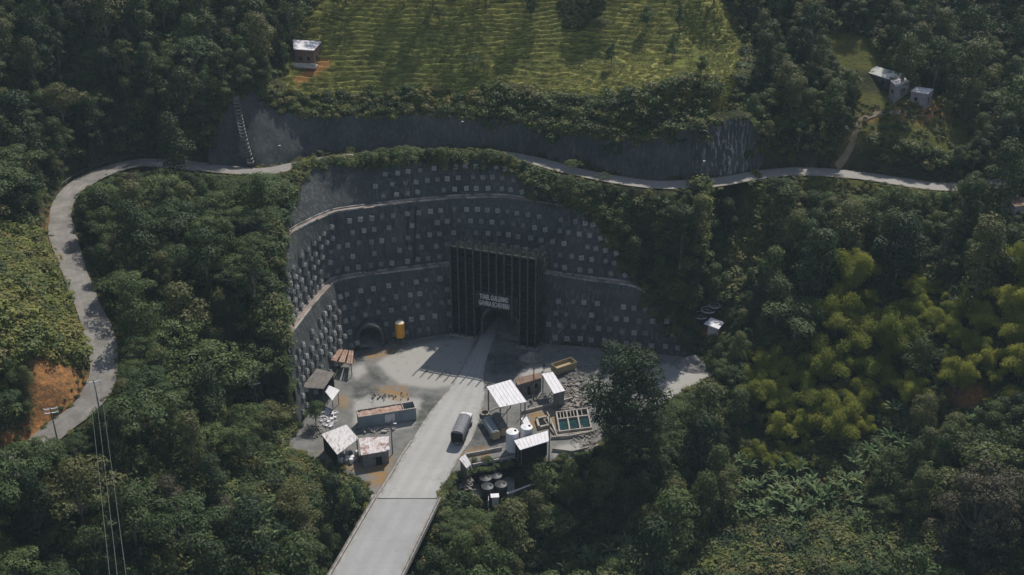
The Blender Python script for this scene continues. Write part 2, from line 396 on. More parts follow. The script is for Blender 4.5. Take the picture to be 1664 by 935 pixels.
CTRL += [Vector(p) for p in [(-340,60,60),(-340,300,105),(-340,520,150),(-160,420,110),(0,420,105),(0,620,150),(340,620,150),(340,420,110),(160,420,105),(340,250,70),(340,80,30),(200,60,-4),(0,70,-20),(-100,60,8),(0,-60,0),(-340,-80,60),(340,-80,40),(0,-250,30),
         (-170,220,55),(-150,150,45),(-150,90,30),(170,230,42),(160,160,12),(150,100,0),(60,100,-14),(-40,100,-18),(-200,320,80),(200,320,75)]]
C = np.array([tuple(p) for p in CTRL])
# thin out points that fall on each other
keep = []
for i, p in enumerate(C):
    if all(np.hypot(*(p[:2]-C[j, :2])) > 2.2 for j in keep): keep.append(i)
C = C[keep]
def U_(r2): return r2*np.log(r2+1e-9)*.5
d2 = ((C[:, None, :2]-C[None, :, :2])**2).sum(-1); n = len(C)
A_ = np.zeros((n+3, n+3)); A_[:n, :n] = U_(d2)+np.eye(n)*60.0; A_[:n, n] = 1; A_[:n, n+1:] = C[:, :2]; A_[n, :n] = 1; A_[n+1:, :n] = C[:, :2].T
Wt = np.linalg.solve(A_, np.concatenate([C[:, 2], np.zeros(3)]))
def natural(x, y):
    s = Wt[n]+Wt[n+1]*x+Wt[n+2]*y
    for i in range(n): s = s+Wt[i]*U_((x-C[i, 0])**2+(y-C[i, 1])**2)
    return s
def axis(lo, a, b, hi, step):
    m = np.arange(a, b+step, step); left = []; right = []; s = step; v = a
    while v > lo: s *= 1.12; v -= s; left.append(v)
    s = step; v = m[-1]
    while v < hi: s *= 1.12; v += s; right.append(v)
    return np.array(left[::-1]+list(m)+right)
AX = axis(-420, -135, 135, 420, .9); AY = axis(-260, 128, 312, 700, .8)
GX, GY = np.meshgrid(AX, AY, indexing='ij')
Z = natural(GX, GY)
calm = 1-.65*np.clip(1-np.hypot((GX-0)/75, (GY-280)/42)**4, 0, 1)
Z = Z+((fbm(GX/14, GY/14, 3)-.47)*3.0+(fbm(GX/3.5, GY/3.5, 9)-.47)*.7)*calm
core = (GX > -150) & (GX < 150) & (GY > 120) & (GY < 320)
wi = np.where(core); cx, cy = GX[wi], GY[wi]; cz = Z[wi]
dr, zr, ur = polydist(cx, cy, ROAD)
cz = np.clip(cz, zr-.25-np.maximum(dr-3.2, 0)*.9, zr-.25+np.maximum(dr-3.2, 0)*1.5)
dt, zt, ut = polydist(cx, cy, i3); w = np.exp(-(dt/3.0)**2); cz = cz*(1-w)+(zt+.3)*w
dt, zt, ut = polydist(cx, cy, uT); w = np.exp(-(dt/3.0)**2); cz = cz*(1-w)+(zt+.3)*w
cz = np.where(dr < 3.6, zr-.25, cz)
iny = inpoly(cx, cy, YARD); dy_, _, uy = polydist(cx, cy, YARD, True)
front = (uy > NWALL-1.02) & (uy < len(YARD)-.02)
cz = np.where(front & ~iny, np.clip(cz, -.4-.85*dy_, -.2+1.0*dy_), cz)
near = np.where((dy_ < 45) & ~iny | (polydist(cx, cy, uB)[0] < 16))[0]
for i in near:
    m = 1e9
    for ox, oy in ((0, 0), (1.0, 0), (-1.0, 0), (0, 1.0), (0, -1.0)):
        h = bvh.ray_cast(Vector((cx[i]+ox, cy[i]+oy, 200)), Vector((0, 0, -1)))[0]
        if h is not None: m = min(m, h.z)
    if m < 1e8: cz[i] = min(cz[i], m-.35) if abs(m-cz[i]) < 60 else cz[i]
PIT = [tuple(G(px, py, -4.5)[:2]) for px, py in [(762,768),(842,758),(850,806),(764,818)]]
dp = polydist(cx, cy, PIT, True)[0]*np.where(inpoly(cx, cy, PIT), 0, 1)
cz = np.where(~iny, np.minimum(cz, -5.0+1.6*dp), cz)
cz = np.where(iny, -.4, cz)
Z[wi] = cz
def ground(x, y):
    x = np.asarray(x, float); y = np.asarray(y, float)
    i = np.clip(np.searchsorted(AX, x)-1, 0, len(AX)-2); j = np.clip(np.searchsorted(AY, y)-1, 0, len(AY)-2)
    u = np.clip((x-AX[i])/(AX[i+1]-AX[i]), 0, 1); v = np.clip((y-AY[j])/(AY[j+1]-AY[j]), 0, 1)
    return (Z[i, j]*(1-u)+Z[i+1, j]*u)*(1-v)+(Z[i, j+1]*(1-u)+Z[i+1, j+1]*u)*v
import bisect
AXl, AYl = AX.tolist(), AY.tolist(); Zl = Z.tolist()
def gz(x, y):
    i = min(max(bisect.bisect_left(AXl, x)-1, 0), len(AXl)-2); j = min(max(bisect.bisect_left(AYl, y)-1, 0), len(AYl)-2)
    u = min(max((x-AXl[i])/(AXl[i+1]-AXl[i]), 0), 1); v = min(max((y-AYl[j])/(AYl[j+1]-AYl[j]), 0), 1)
    return (Zl[i][j]*(1-u)+Zl[i+1][j]*u)*(1-v)+(Zl[i][j+1]*(1-u)+Zl[i+1][j+1]*u)*v
def GG(px, py):
    """where the ray of that pixel meets the ground"""
    a = G(px, py, 75); b = G(px, py, -20)
    for k in range(101):
        p = a.lerp(b, k/100)
        if p.z <= gz(p.x, p.y):
            lo, hi = max(k-1, 0)/100, k/100
            for _ in range(8):
                m_ = (lo+hi)/2; p = a.lerp(b, m_)
                if p.z <= gz(p.x, p.y): hi = m_
                else: lo = m_
            p = a.lerp(b, hi); return Vector((p.x, p.y, gz(p.x, p.y)))
    return b
def gridmesh(name, X, Y, ZZ, mat, attrs=None, keepf=None, smooth=True):
    nx, ny = X.shape; me = bpy.data.meshes.new(name)
    V = np.stack([X.ravel(), Y.ravel(), ZZ.ravel()], 1)
    idx = np.arange(nx*ny).reshape(nx, ny)
    F = np.stack([idx[:-1, :-1].ravel(), idx[1:, :-1].ravel(), idx[1:, 1:].ravel(), idx[:-1, 1:].ravel()], 1)
    if keepf is not None: F = F[keepf.ravel()]
    me.vertices.add(len(V)); me.vertices.foreach_set('co', V.ravel())
    me.loops.add(F.size); me.loops.foreach_set('vertex_index', F.ravel().astype(np.int32))
    me.polygons.add(len(F)); me.polygons.foreach_set('loop_start', (np.arange(len(F))*4).astype(np.int32))
    me.update(calc_edges=True)
    if smooth: me.polygons.foreach_set('use_smooth', np.ones(len(F), bool))
    for k, v in (attrs or {}).items():
        a = me.attributes.new(k, 'FLOAT', 'POINT'); a.data.foreach_set('value', v.ravel().astype(np.float32))
    me.materials.append(mat); o = bpy.data.objects.new(name, me); COL.objects.link(o); return o
PXX, PYY, _d = PX(GX, GY, Z)
def soft(polys, x, y, feather=6):
    r = np.zeros(np.shape(x))
    for p in polys:
        d = polydist(x, y, p, True)[0]; ins = inpoly(x, y, p); r = np.maximum(r, np.clip(.5+np.where(ins, d, -d)/feather, 0, 1))
    return r
inf = (PYY > -100) & (PYY < 1050) & (PXX > -200) & (PXX < 1900) & (GY > 60)
soil = np.zeros(Z.shape)
SOILP = [[(52,585),(75,575),(130,600),(150,615),(120,670),(90,700),(60,720),(0,735),(0,705),(50,690)],
         [(478,130),(500,108),(535,95),(538,108),(505,128),(488,138)],
         [(1430,185),(1465,170),(1530,170),(1545,190),(1490,200)],[(1535,630),(1600,618),(1608,650),(1560,664)],[(1355,268),(1375,235),(1398,190),(1440,180),(1440,190),(1405,200),(1385,245),(1370,270)],[(72,340),(98,345),(96,400),(80,405)],
         [(1100,545),(1150,525),(1190,540),(1180,570),(1140,575)]]
soil[inf] = soft(SOILP, PXX[inf], PYY[inf], 22)
grassy = np.zeros(Z.shape); 
GRASSP = [[(455,140),(475,60),(520,0),(560,-60),(1150,-60),(1180,0),(1218,70),(1210,130),(1195,195),(1000,215),(800,190),(500,185)],
          [(-60,360),(60,380),(110,470),(145,570),(130,600),(50,580),(-60,640)],[(1300,285),(1560,300),(1500,330),(1300,310)],[(1340,40),(1430,60),(1440,115),(1350,120)],[(1380,150),(1560,170),(1600,250),(1360,240)],[(1205,305),(1255,305),(1240,430),(1190,560),(1150,600),(1195,420)]]
grassy[inf] = soft(GRASSP, PXX[inf], PYY[inf], 14)
m, t, b = nt('ground'); b.inputs['Roughness'].default_value = .95; b.inputs['Specular IOR Level'].default_value = .1
c = mixc(t, ramp(t, noise(t, .25, 6), .35, .65), (.035, .040, .020), (.06, .062, .03))
c = mixc(t, attr(t, 'grass'), c, mixc(t, ramp(t, noise(t, .5, 6), .35, .65), (.085, .100, .024), (.13, .120, .035)))
c = mixc(t, mathn(t, 'MULTIPLY', attr(t, 'soil'), ramp(t, mathn(t, 'ADD', noise(t, .45, 7, .75, dist=.6), mathn(t, 'MULTIPLY', attr(t, 'soil'), .22)), .50, .66)), c, mixc(t, ramp(t, noise(t, .9, 7, .75), .38, .62), (.42, .20, .07), (.17, .10, .05)))
t.links.new(c, b.inputs['Base Color']); bump(t, b, noise(t, 1.2, 8, .7), 1.0, .5); MT['ground'] = m
fx = (GX[:-1, :-1]+GX[1:, 1:])/2; fy = (GY[:-1, :-1]+GY[1:, 1:])/2
kf = np.ones(fx.shape, bool)
for cc, dd, rr, l1 in ((TC, TDIR, 4.3, 12), (AD, ADIR, 2.6, 6)):
    al = (fx-cc.x)*dd.x+(fy-cc.y)*dd.y; ac = np.abs((fx-cc.x)*dd.y-(fy-cc.y)*dd.x)
    kf &= ~((ac < rr+.3) & (al > -1.2) & (al < l1))
tag(gridmesh('ground', GX, GY, Z, MT['ground'], {'soil': soil, 'grass': grassy}, kf), kind='structure')

# pasture with its cattle steps
PASTW = [GG(px, py) for px, py in [(452,150),(470,95),(500,30),(520,2),(1180,2),(1216,70),(1212,130),(1190,188),(1000,200),(800,180),(640,172),(500,172)]]
PASTP = [(p.x, p.y) for p in PASTW]
PASTP[3] = (PASTP[3][0]-4, PASTP[3][1]+30); PASTP[4] = (PASTP[4][0]+4, PASTP[4][1]+30)
xs = [p[0] for p in PASTP]; ys = [p[1] for p in PASTP]
PXg, PYg = np.meshgrid(np.arange(min(xs), max(xs), .45), np.arange(min(ys), max(ys), .17), indexing='ij')
pz = ground(PXg, PYg)
din = polydist(PXg, PYg, PASTP, True)[0]*np.where(inpoly(PXg, PYg, PASTP), 1, -1)
step = .86
def phase(x, y, z): return z/step+(fbm(x/16, y/16, 21)-.5)*2.6+(fbm(x/5, y/2.6, 24, 3)-.5)*1.1
ph = phase(PXg, PYg, pz); fr = ph-np.floor(ph)
stepz = (np.where(fr < .62, fr/.62, 1-(fr-.62)/.38))
amp = .26+.45*fbm(PXg/5, PYg/5, 31)
pz2 = pz+.12+(stepz-.5)*amp*1.1+(fbm(PXg/1.3, PYg/1.3, 41, 3)-.45)*.38
pz2 = np.where(din < 1.2, pz2-(1.2-din)*.7, pz2)
m, t, b = nt('pasture'); b.inputs['Roughness'].default_value = .95; b.inputs['Specular IOR Level'].default_value = .1
big = ramp(t, noise(t, .06, 4), .38, .62)
c = mixc(t, big, (.17, .19, .042), (.29, .275, .062))
c = mixc(t, ramp(t, noise(t, 1.6, 6, .7, (.5, 1, 1)), .4, .7), c, (.085, .100, .030))
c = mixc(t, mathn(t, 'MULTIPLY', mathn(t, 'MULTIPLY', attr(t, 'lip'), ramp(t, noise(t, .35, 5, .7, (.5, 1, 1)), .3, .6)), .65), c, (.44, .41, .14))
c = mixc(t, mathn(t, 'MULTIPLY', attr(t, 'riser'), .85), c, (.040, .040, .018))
c = mixc(t, mathn(t, 'MULTIPLY', attr(t, 'soil'), ramp(t, noise(t, .5, 6, .7), .3, .5)), c, (.36, .16, .06))
t.links.new(c, b.inputs['Base Color']); bump(t, b, noise(t, 3, 8, .7), .8, .25); MT['pasture'] = m
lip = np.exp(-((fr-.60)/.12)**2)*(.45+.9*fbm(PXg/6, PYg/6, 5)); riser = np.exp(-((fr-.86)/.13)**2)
ppx, ppy, _ = PX(PXg, PYg, pz)
psoil = soft(SOILP[1:2], ppx, ppy, 14)
kf = (din[:-1, :-1] > -.2)
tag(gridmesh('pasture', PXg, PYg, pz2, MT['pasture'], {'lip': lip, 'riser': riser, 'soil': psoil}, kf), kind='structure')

# yard of gravel and old paving
YX = [p[0] for p in YARD]; YY = [p[1] for p in YARD]
yx, yy = np.meshgrid(np.arange(min(YX)-1, max(YX)+1, .5), np.arange(min(YY)-1, max(YY)+1, .5), indexing='ij')
yd = polydist(yx, yy, YARD, True)[0]*np.where(inpoly(yx, yy, YARD), 1, -1)
ypx, ypy, _ = PX(yx, yy, 0*yx)
pale = soft([[(612,590),(640,570),(700,556),(770,548),(765,575),(735,628),(700,632),(650,625),(628,608)],[(573,596),(590,592),(596,605),(580,616),(570,608)],
             [(1055,600),(1085,590),(1160,610),(1110,635),(1070,660)],[(575,650),(600,640),(690,650),(680,690),(640,700),(575,700)],[(905,725),(955,715),(960,730),(900,742)],[(840,600),(900,590),(900,602),(850,615)]], ypx, ypy, 7)
rusty = soft([[(608,630),(660,628),(665,650),(640,652)],[(740,735),(790,725),(800,740),(750,750)],[(552,640),(570,650),(562,665),(550,660)],[(590,575),(640,566),(650,572),(600,585)],
              [(860,670),(900,665),(905,690),(880,700),(858,690)],[(600,755),(640,740),(625,790),(600,790)],[(520,735),(560,745),(600,770),(560,762)]], ypx, ypy, 10)
darkp = soft([[(570,560),(610,556),(600,575),(575,590)],[(790,575),(870,570),(850,605),(800,610)],[(690,640),(725,650),(690,700),(670,690)],[(760,690),(800,675),(820,715),(770,735)],[(600,598),(630,615),(625,625),(600,620)],
              [(560,625),(600,620),(620,640),(580,650)]], ypx, ypy, 9)
m, t, b = nt('yard'); b.inputs['Roughness'].default_value = .92; b.inputs['Specular IOR Level'].default_value = .15
nz = noise(t, .35, 7, .7)
c = mixc(t, ramp(t, nz, .35, .65), (.20, .20, .19), (.135, .138, .135))
c = mixc(t, mathn(t, 'MULTIPLY', attr(t, 'pale'), ramp(t, noise(t, .5, 7, .7), .25, .45)), c, (.34, .335, .315))
c = mixc(t, mathn(t, 'MULTIPLY', attr(t, 'darkp'), ramp(t, noise(t, .5, 7, .7), .3, .6)), c, (.075, .08, .078))
c = mixc(t, mathn(t, 'MULTIPLY', attr(t, 'rusty'), ramp(t, noise(t, .7, 7, .75), .38, .55)), c, (.27, .17, .075))
c = mixc(t, ramp(t, noise(t, 2.5, 5, .8), .58, .75), c, (.27, .26, .25))
c = mixc(t, ramp(t, noise(t, .18, 6, .75), .56, .7), c, (.095, .10, .065))
t.links.new(c, b.inputs['Base Color']); bump(t, b, noise(t, 2.0, 8, .8), .6, .2); MT['yard'] = m
yz = (fbm(yx/5, yy/5, 61)-.5)*.25
yz = yz-np.where(yd < .5, (.5-yd)*.6, 0)
tag(gridmesh('yard', yx, yy, yz, MT['yard'], {'pale': pale, 'rusty': rusty, 'darkp': darkp}, (yd[:-1, :-1] > -.6)), kind='structure')

# ------------------------------------------------------------------ roads
def roadmat(name, base, dark, stainc, tracks=True):
    m, t, b = nt(name); b.inputs['Roughness'].default_value = .8; b.inputs['Specular IOR Level'].default_value = .25
    u = attr(t, 'across'); v = attr(t, 'along')
    c = mixc(t, ramp(t, noise(t, .12, 5, .6), .35, .65), base, tuple(x*.9 for x in base))
    c = mixc(t, ramp(t, noise(t, 1.5, 7, .75), .5, .8), c, dark); c = mixc(t, mathn(t, 'MULTIPLY', ramp(t, noise(t, .22, 6, .7, dist=.8), .55, .72), .6), c, tuple(x*.8 for x in dark))
    if tracks:
        tr = mathn(t, 'ABSOLUTE', mathn(t, 'SINE', mathn(t, 'MULTIPLY', u, math.pi*4)))
        nz = noise(t, .3, 5, .7)
        c = mixc(t, mathn(t, 'MULTIPLY', ramp(t, tr, .4, 1.0), mathn(t, 'MULTIPLY', nz, .55)), c, dark)
    ed = ramp(t, mathn(t, 'ABSOLUTE', mathn(t, 'SUBTRACT', u, .5)), .40, .5)
    c = mixc(t, mathn(t, 'MULTIPLY', ed, ramp(t, noise(t, .5, 6, .75), .38, .6)), c, stainc)
    jt = mathn(t, 'LESS_THAN', mathn(t, 'FRACT', mathn(t, 'DIVIDE', v, 6.0)), .025)
    c = mixc(t, mathn(t, 'MULTIPLY', jt, .4), c, dark)
    t.links.new(c, b.inputs['Base Color']); bump(t, b, noise(t, 5, 6, .8), .2, .05); return m
MT['road_con'] = roadmat('road_con', (.38, .38, .37), (.27, .27, .265), (.20, .19, .165))
MT['road_bridge'] = roadmat('road_bridge', (.33, .335, .335), (.245, .25, .252), (.24, .235, .215))
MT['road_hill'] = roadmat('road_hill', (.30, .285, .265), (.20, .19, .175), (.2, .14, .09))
def shade_and_dirt(m, lo, hi, f):
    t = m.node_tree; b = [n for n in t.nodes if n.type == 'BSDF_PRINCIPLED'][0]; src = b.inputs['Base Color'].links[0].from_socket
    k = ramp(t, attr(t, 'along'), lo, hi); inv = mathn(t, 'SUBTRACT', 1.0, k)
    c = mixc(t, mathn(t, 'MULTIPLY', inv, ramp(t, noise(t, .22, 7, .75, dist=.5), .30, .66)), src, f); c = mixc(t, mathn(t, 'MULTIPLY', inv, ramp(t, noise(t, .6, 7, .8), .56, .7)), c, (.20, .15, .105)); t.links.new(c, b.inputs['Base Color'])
shade_and_dirt(MT['road_hill'], 120, 230, (.155, .148, .135))  # tree shade painted grey over the left stretch, with brown dirt patches
def ribbon(name, L, Rr, mat, nu=12, dz=0, crown=0):
    L = np.array(L, float); Rr = np.array(Rr, float); k = len(L); us = np.linspace(0, 1, nu+1)
    X = L[:, None, 0]*(1-us)+Rr[:, None, 0]*us; Y = L[:, None, 1]*(1-us)+Rr[:, None, 1]*us
    Zr = L[:, None, 2]*(1-us)+Rr[:, None, 2]*us+dz+crown*(1-(2*us-1)**2)
    mid = (L+Rr)/2; al = np.concatenate([[0], np.cumsum(np.linalg.norm(np.diff(mid, axis=0), axis=1))])
    o = gridmesh(name, X, Y, Zr, mat, {'across': np.repeat(us[None], k, 0), 'along': np.repeat(al[:, None], nu+1, 1)})
    # faces up
    if o.data.polygons[0].normal.z < 0: o.data.flip_normals()
    return tag(o, kind='structure')
RL = [(612,812),(640,768),(662,730),(683,696),(700,668),(718,648),(733,630),(748,605),(764,578),(776,556),(783,540),(790,515)]
RR = [(712,812),(728,780),(745,748),(768,712),(778,685),(785,660),(787,640),(786,615),(789,595),(796,570),(804,552),(812,528)]
Lw = catmull([tuple(G(*p)) for p in RL], 2.0)
# match the right edge by parameter
Rw0 = catmull([tuple(G(*p)) for p in RR], 2.0)
def resamp(A, k):
    s = np.concatenate([[0], np.cumsum(np.linalg.norm(np.diff(A, axis=0), axis=1))]); q = np.linspace(0, s[-1], k)
    return np.stack([np.interp(q, s, A[:, i]) for i in range(3)], 1)
K = 70; Lw = resamp(Lw, K); Rw = resamp(Rw0, K)
edge = (fbm(np.arange(K)/3.0, np.zeros(K), 5)-.5)*.5
Rw[:, 0] += edge; Lw[:, 0] += (fbm(np.arange(K)/3.0, np.zeros(K)+9, 6)-.5)*.5
ribbon('road', Lw, Rw, MT['road_con'], 16, .16, .05)
hw = 2.55
tn = np.gradient(ROAD[:, :2], axis=0); tn /= np.linalg.norm(tn, axis=1)[:, None]; nl = np.stack([-tn[:, 1], tn[:, 0], np.zeros(len(tn))], 1)
wv = (hw+(fbm(np.arange(len(ROAD))/4.0, np.zeros(len(ROAD)), 15)-.5)*.9)[:, None]
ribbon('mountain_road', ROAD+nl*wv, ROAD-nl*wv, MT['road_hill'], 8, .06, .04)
tunnelroad_end = TC+TDIR*40

TRK = np.array([tuple(GG(*p)) for p in [(1358,274),(1372,258),(1384,236),(1392,212),(1400,196),(1425,186),(1455,184),(1485,180)]]); tt_ = np.gradient(TRK[:, :2], axis=0); tt_ /= np.linalg.norm(tt_, axis=1)[:, None]; tn_ = np.stack([-tt_[:, 1], tt_[:, 0]], 1)
tq = catmull([tuple(p) for p in TRK], 1.2); tg = np.gradient(tq[:, :2], axis=0); tg /= np.linalg.norm(tg, axis=1)[:, None]+1e-9; tg = np.stack([-tg[:, 1], tg[:, 0]], 1)
def drape(a): return np.array([(x, y, gz(x, y)+.22) for x, y in a])
MT['dirt'] = simple('dirt', (.24, .19, .13), (.17, .135, .095), .6, .95, bmp=.4)
ribbon('dirt_track', drape(tq[:, :2]+tg*.7), drape(tq[:, :2]-tg*.7), MT['dirt'], 3)
# ------------------------------------------------------------------ anchored retaining wall
tw = thing('retaining_wall', iB[len(iB)//2], 'tall dark anchored concrete wall in three tiers curving round the tunnel yard', 'retaining wall')
def addwhite(o, fn):
    me = o.data; a = me.attributes.new('white', 'FLOAT', 'POINT'); org = worg(o.parent) if o.parent else Vector()
    a.data.foreach_set('value', [fn(v.co+org) for v in me.vertices])
for k, (V, F) in enumerate(wall_parts):
    o = MB().add(V, F).build('tier', MT['shotcrete'], tw, smooth=True)
    addwhite(o, lambda p: .04+.12*float(vn(p.x/9, p.z/9, 4)))
for nm, a, b_ in (('berm', i1, i1in), ('berm', i2, i2in)):
    V, F = sheet(a, b_, 1, 0, 0, zlo=0)
    ok = [f for f in F if (Vector(V[f[0]])-Vector(V[f[3]])).length > .3]
    MB().add([(v[0], v[1], v[2]+.01) for v in V], ok).build(nm, MT['berm'], tw)
    mb = MB()
    cf = capf if a is i1 else capf2
    seq = [i for i in range(len(a)) if cf[i, 0] > .5]
    for s_ in (0, 1):
        src = a if s_ == 0 else b_
        for q in range(len(seq)-1):
            i, j = seq[q], seq[q+1]
            if vn(np.array([i*.13]), np.array([s_*7.0]), 8)[0] < .22: continue
            n_ = -oB[i] if s_ else oB[i]; w_ = .28; h_ = .3
            p, q2 = src[i], src[j]; u = n_*w_
            vs8 = [p, p+u, q2+u, q2]; mb.add([tuple(x+np.array([0, 0, -.1])) for x in vs8]+[tuple(x+np.array([0, 0, h_])) for x in vs8],
                   [(0,1,2,3),(4,7,6,5),(0,4,5,1),(1,5,6,2),(2,6,7,3),(3,7,4,0)])
    mb.build('berm_kerb', MT['kerb'], tw)
# soil lip over the top of the wall
V, F = sheet(i3, i3+oB*2.6+np.array([0, 0, .5]), 2, .4, 3, zlo=0)
MB().add(V, F).build('soil_cap', MT['ground'], tw)
# anchor plates
def plate_mesh(sz, white):
    mb = MB(); h = sz/2
    mb.add([(-h,-h,0),(h,-h,0),(h,h,0),(-h,h,0),(-h*.86,-h*.86,.52),(h*.86,-h*.86,.52),(h*.86,h*.86,.52),(-h*.86,h*.86,.52)],
           [(0,3,2,1),(4,5,6,7),(0,1,5,4),(1,2,6,5),(2,3,7,6),(3,0,4,7)])
    mb.lathe((0,0,.52), [(h*.34,0),(h*.30,.12),(h*.12,.14),(h*.1,.34)], 8)
    return mb
m, t, b = nt('plate'); b.inputs['Roughness'].default_value = .9; ge_ = t.nodes.new('ShaderNodeNewGeometry'); tc_ = t.nodes.new('ShaderNodeObjectInfo')
rnd_ = mathn(t, 'FRACT', mathn(t, 'ADD', mathn(t, 'MULTIPLY', tc_.outputs['Random'], 5.7), ge_.outputs['Random Per Island']))
c = mixc(t, rnd_, (.13, .135, .13), (.34, .335, .32)); c = mixc(t, ramp(t, noise(t, 2.2, 5, .7), .55, .7), c, (.06, .06, .06)); t.links.new(c, b.inputs['Base Color']); MT['plate'] = m
pm = plate_mesh(1.2, 0); plates = []
for k, (lo, hi) in enumerate(TIERS):
    sl_ = np.concatenate([[0], np.cumsum(np.linalg.norm(np.diff(lo, axis=0), axis=1))]); nrm = outward(lo)
    rows = [5, 5, 3][k]
    for rj in range(rows):
        s0 = 1.5+(rj % 2)*1.4
        while s0 < sl_[-1]-1.5:
            i = int(np.searchsorted(sl_, s0)); i = min(max(i, 1), len(lo)-2)
            up = Vector(hi[i]-lo[i]); L_ = up.length
            full = [15.4, 14.5, 8.5][k]; dist_up = 1.5+rj*[2.85, 2.75, 2.6][k]
            jx = random.uniform(-.22, .22); dist_up += random.uniform(-.1, .1)
            if dist_up < L_-.8:
                p = Vector(lo[i])+up.normalized()*dist_up
                tx = Vector((-nrm[i][1], nrm[i][0], 0))*-1; nn = tx.cross(up.normalized()).normalized()
                if nn.dot(Vector(-nrm[i])) < 0: nn = -nn
                ppx_ = PX(*p)[0]
                rel = p-PA; s_al = rel.dot(PE)
                ok = not (k == 2 and ppx_ < 610) and random.random() > .07 and not skipw(p+Vector((0, 0, -1.2))) and not (0 < s_al < PW-1 and p.z < 14 and ppx_ > 730 and ppx_ < 885)
                if k == 0 and ppx_ > 900 and rj == 4 : ok = False
                if ok:
                    xax = up.normalized().cross(nn).normalized()
                    M_ = Matrix((xax, up.normalized(), nn)).transposed().to_4x4(); M_.translation = p+nn*(.12)+xax*jx
                    plates.append((p, M_, ppx_))
            s0 += 2.8
org = worg(tw)
plates.sort(key=lambda q: -FPX/PX(*q[0])[2]*(1.0 if 470 < q[2] < 1130 else .1))
pme = None
for q, (p, M_, _) in enumerate(plates[:100]):
    if pme is None:
        o = MB().add(pm.v, pm.f); me = bpy.data.meshes.new('anchor_plate'); me.from_pydata(pm.v, [], pm.f); me.materials.append(MT['plate']); pme = me
    o = bpy.data.objects.new('anchor_plate', pme); COL.objects.link(o); o.parent = tw
    M2 = M_.copy(); M2.translation = M_.translation-org; o.matrix_local = M2
stn = MB()
for p, M_, _ in plates:
    if random.random() < .45:
        w_ = random.uniform(.12, .4); l_ = random.uniform(.7, 2.0); x_ = random.uniform(-.3, .3)
        stn.add([M_ @ Vector(v) for v in ((x_-w_, -.5, -.02), (x_+w_, -.5, -.02), (x_+w_*.4, -.5-l_, -.02), (x_-w_*.4, -.5-l_, -.02), (x_-w_, -.5, -.10), (x_+w_, -.5, -.10), (x_+w_*.4, -.5-l_, -.10), (x_-w_*.4, -.5-l_, -.10))], [(0,3,2,1),(4,5,6,7),(0,1,5,4),(1,2,6,5),(2,3,7,6),(3,0,4,7)])
MT['streak'] = simple('streak', (.12, .125, .122), (.075, .08, .08), 1.5, .95)
stn.build('lime_streaks', MT['streak'], tw)['kind'] = 'stuff'
rest = MB()
for p, M_, _ in plates[100:]:
    rest.add([M_ @ Vector(v) for v in pm.v], pm.f)
o = rest.build('anchor_plates', MT['plate'], tw); o['kind'] = 'stuff'
print('plates', len(plates))
# dark drain scar down the middle tier, and a pale leak line
i = min(range(len(i1in)), key=lambda k: abs(PX(*i1in[k])[0]-668)); nn = -oB[i]
def ontier(k, t, off=.35):
    lo, hi = TIERS[k]; p = lo[i]*(1-t)+hi[i]*t; return Vector(p+nn*off)
mb = MB(); side = Vector((oB[i][1], -oB[i][0], 0))
for sgn, t0, t1 in ((-1, .35, .93), (1, .12, .93)):
    pts = [ontier(1, t0+(t1-t0)*q/8)+side*sgn*(.95+.15*math.sin(q*1.7)) for q in range(9)]; mb.tube(pts, .22, 6)
mb.tube([ontier(1, .93)+side*(-.95+1.9*q/6)+Vector((0, 0, .5*math.sin(q/6*math.pi))) for q in range(7)], .22, 6)
mb.build('drain_pipe', MT['black_plastic'], tw, smooth=True)

# upper wall above the mountain road
tu = thing('retaining_wall', uB[len(uB)//2], 'long low streaked concrete wall between the mountain road and the pasture', 'retaining wall')
o = MB().add(*upper_sheet).build('face', MT['shotcrete'], tu, smooth=True)
addwhite(o, lambda p: .06+.5*max(0, 1-abs(PX(*p)[0]-1180)/60))
V, F = sheet(uT, uT+outward(uB)*2.4+np.array([0, 0, .9]), 2, .5, 3, zlo=0)
MB().add(V, F).build('soil_cap', MT['ground'], tu)
# stepped drain that comes down the left end of it
mb = MB(); a = GG(384, 150)+Vector((0, 0, .4)); 
pth = [G(384,158,47.2), G(390,190,43.2), G(397,222,39.6), G(405,252,35.6), G(410,268,33.8)]
pc = catmull([tuple(p) for p in pth], .8)
for q in range(len(pc)-1):
    p = Vector(pc[q])+Vector((0, -.7, .15)); mb.box(p, (1.3, 1.0, .4), .15)
    for sx in (-.85, .85): mb.box(p+Vector((sx*.8, 0, .2)), (.2, 1.3, .45), .15)
single(mb, 'drain_steps', MT['grey_wall'], 'narrow stepped concrete drain running down the left end of upper wall', 'drain')

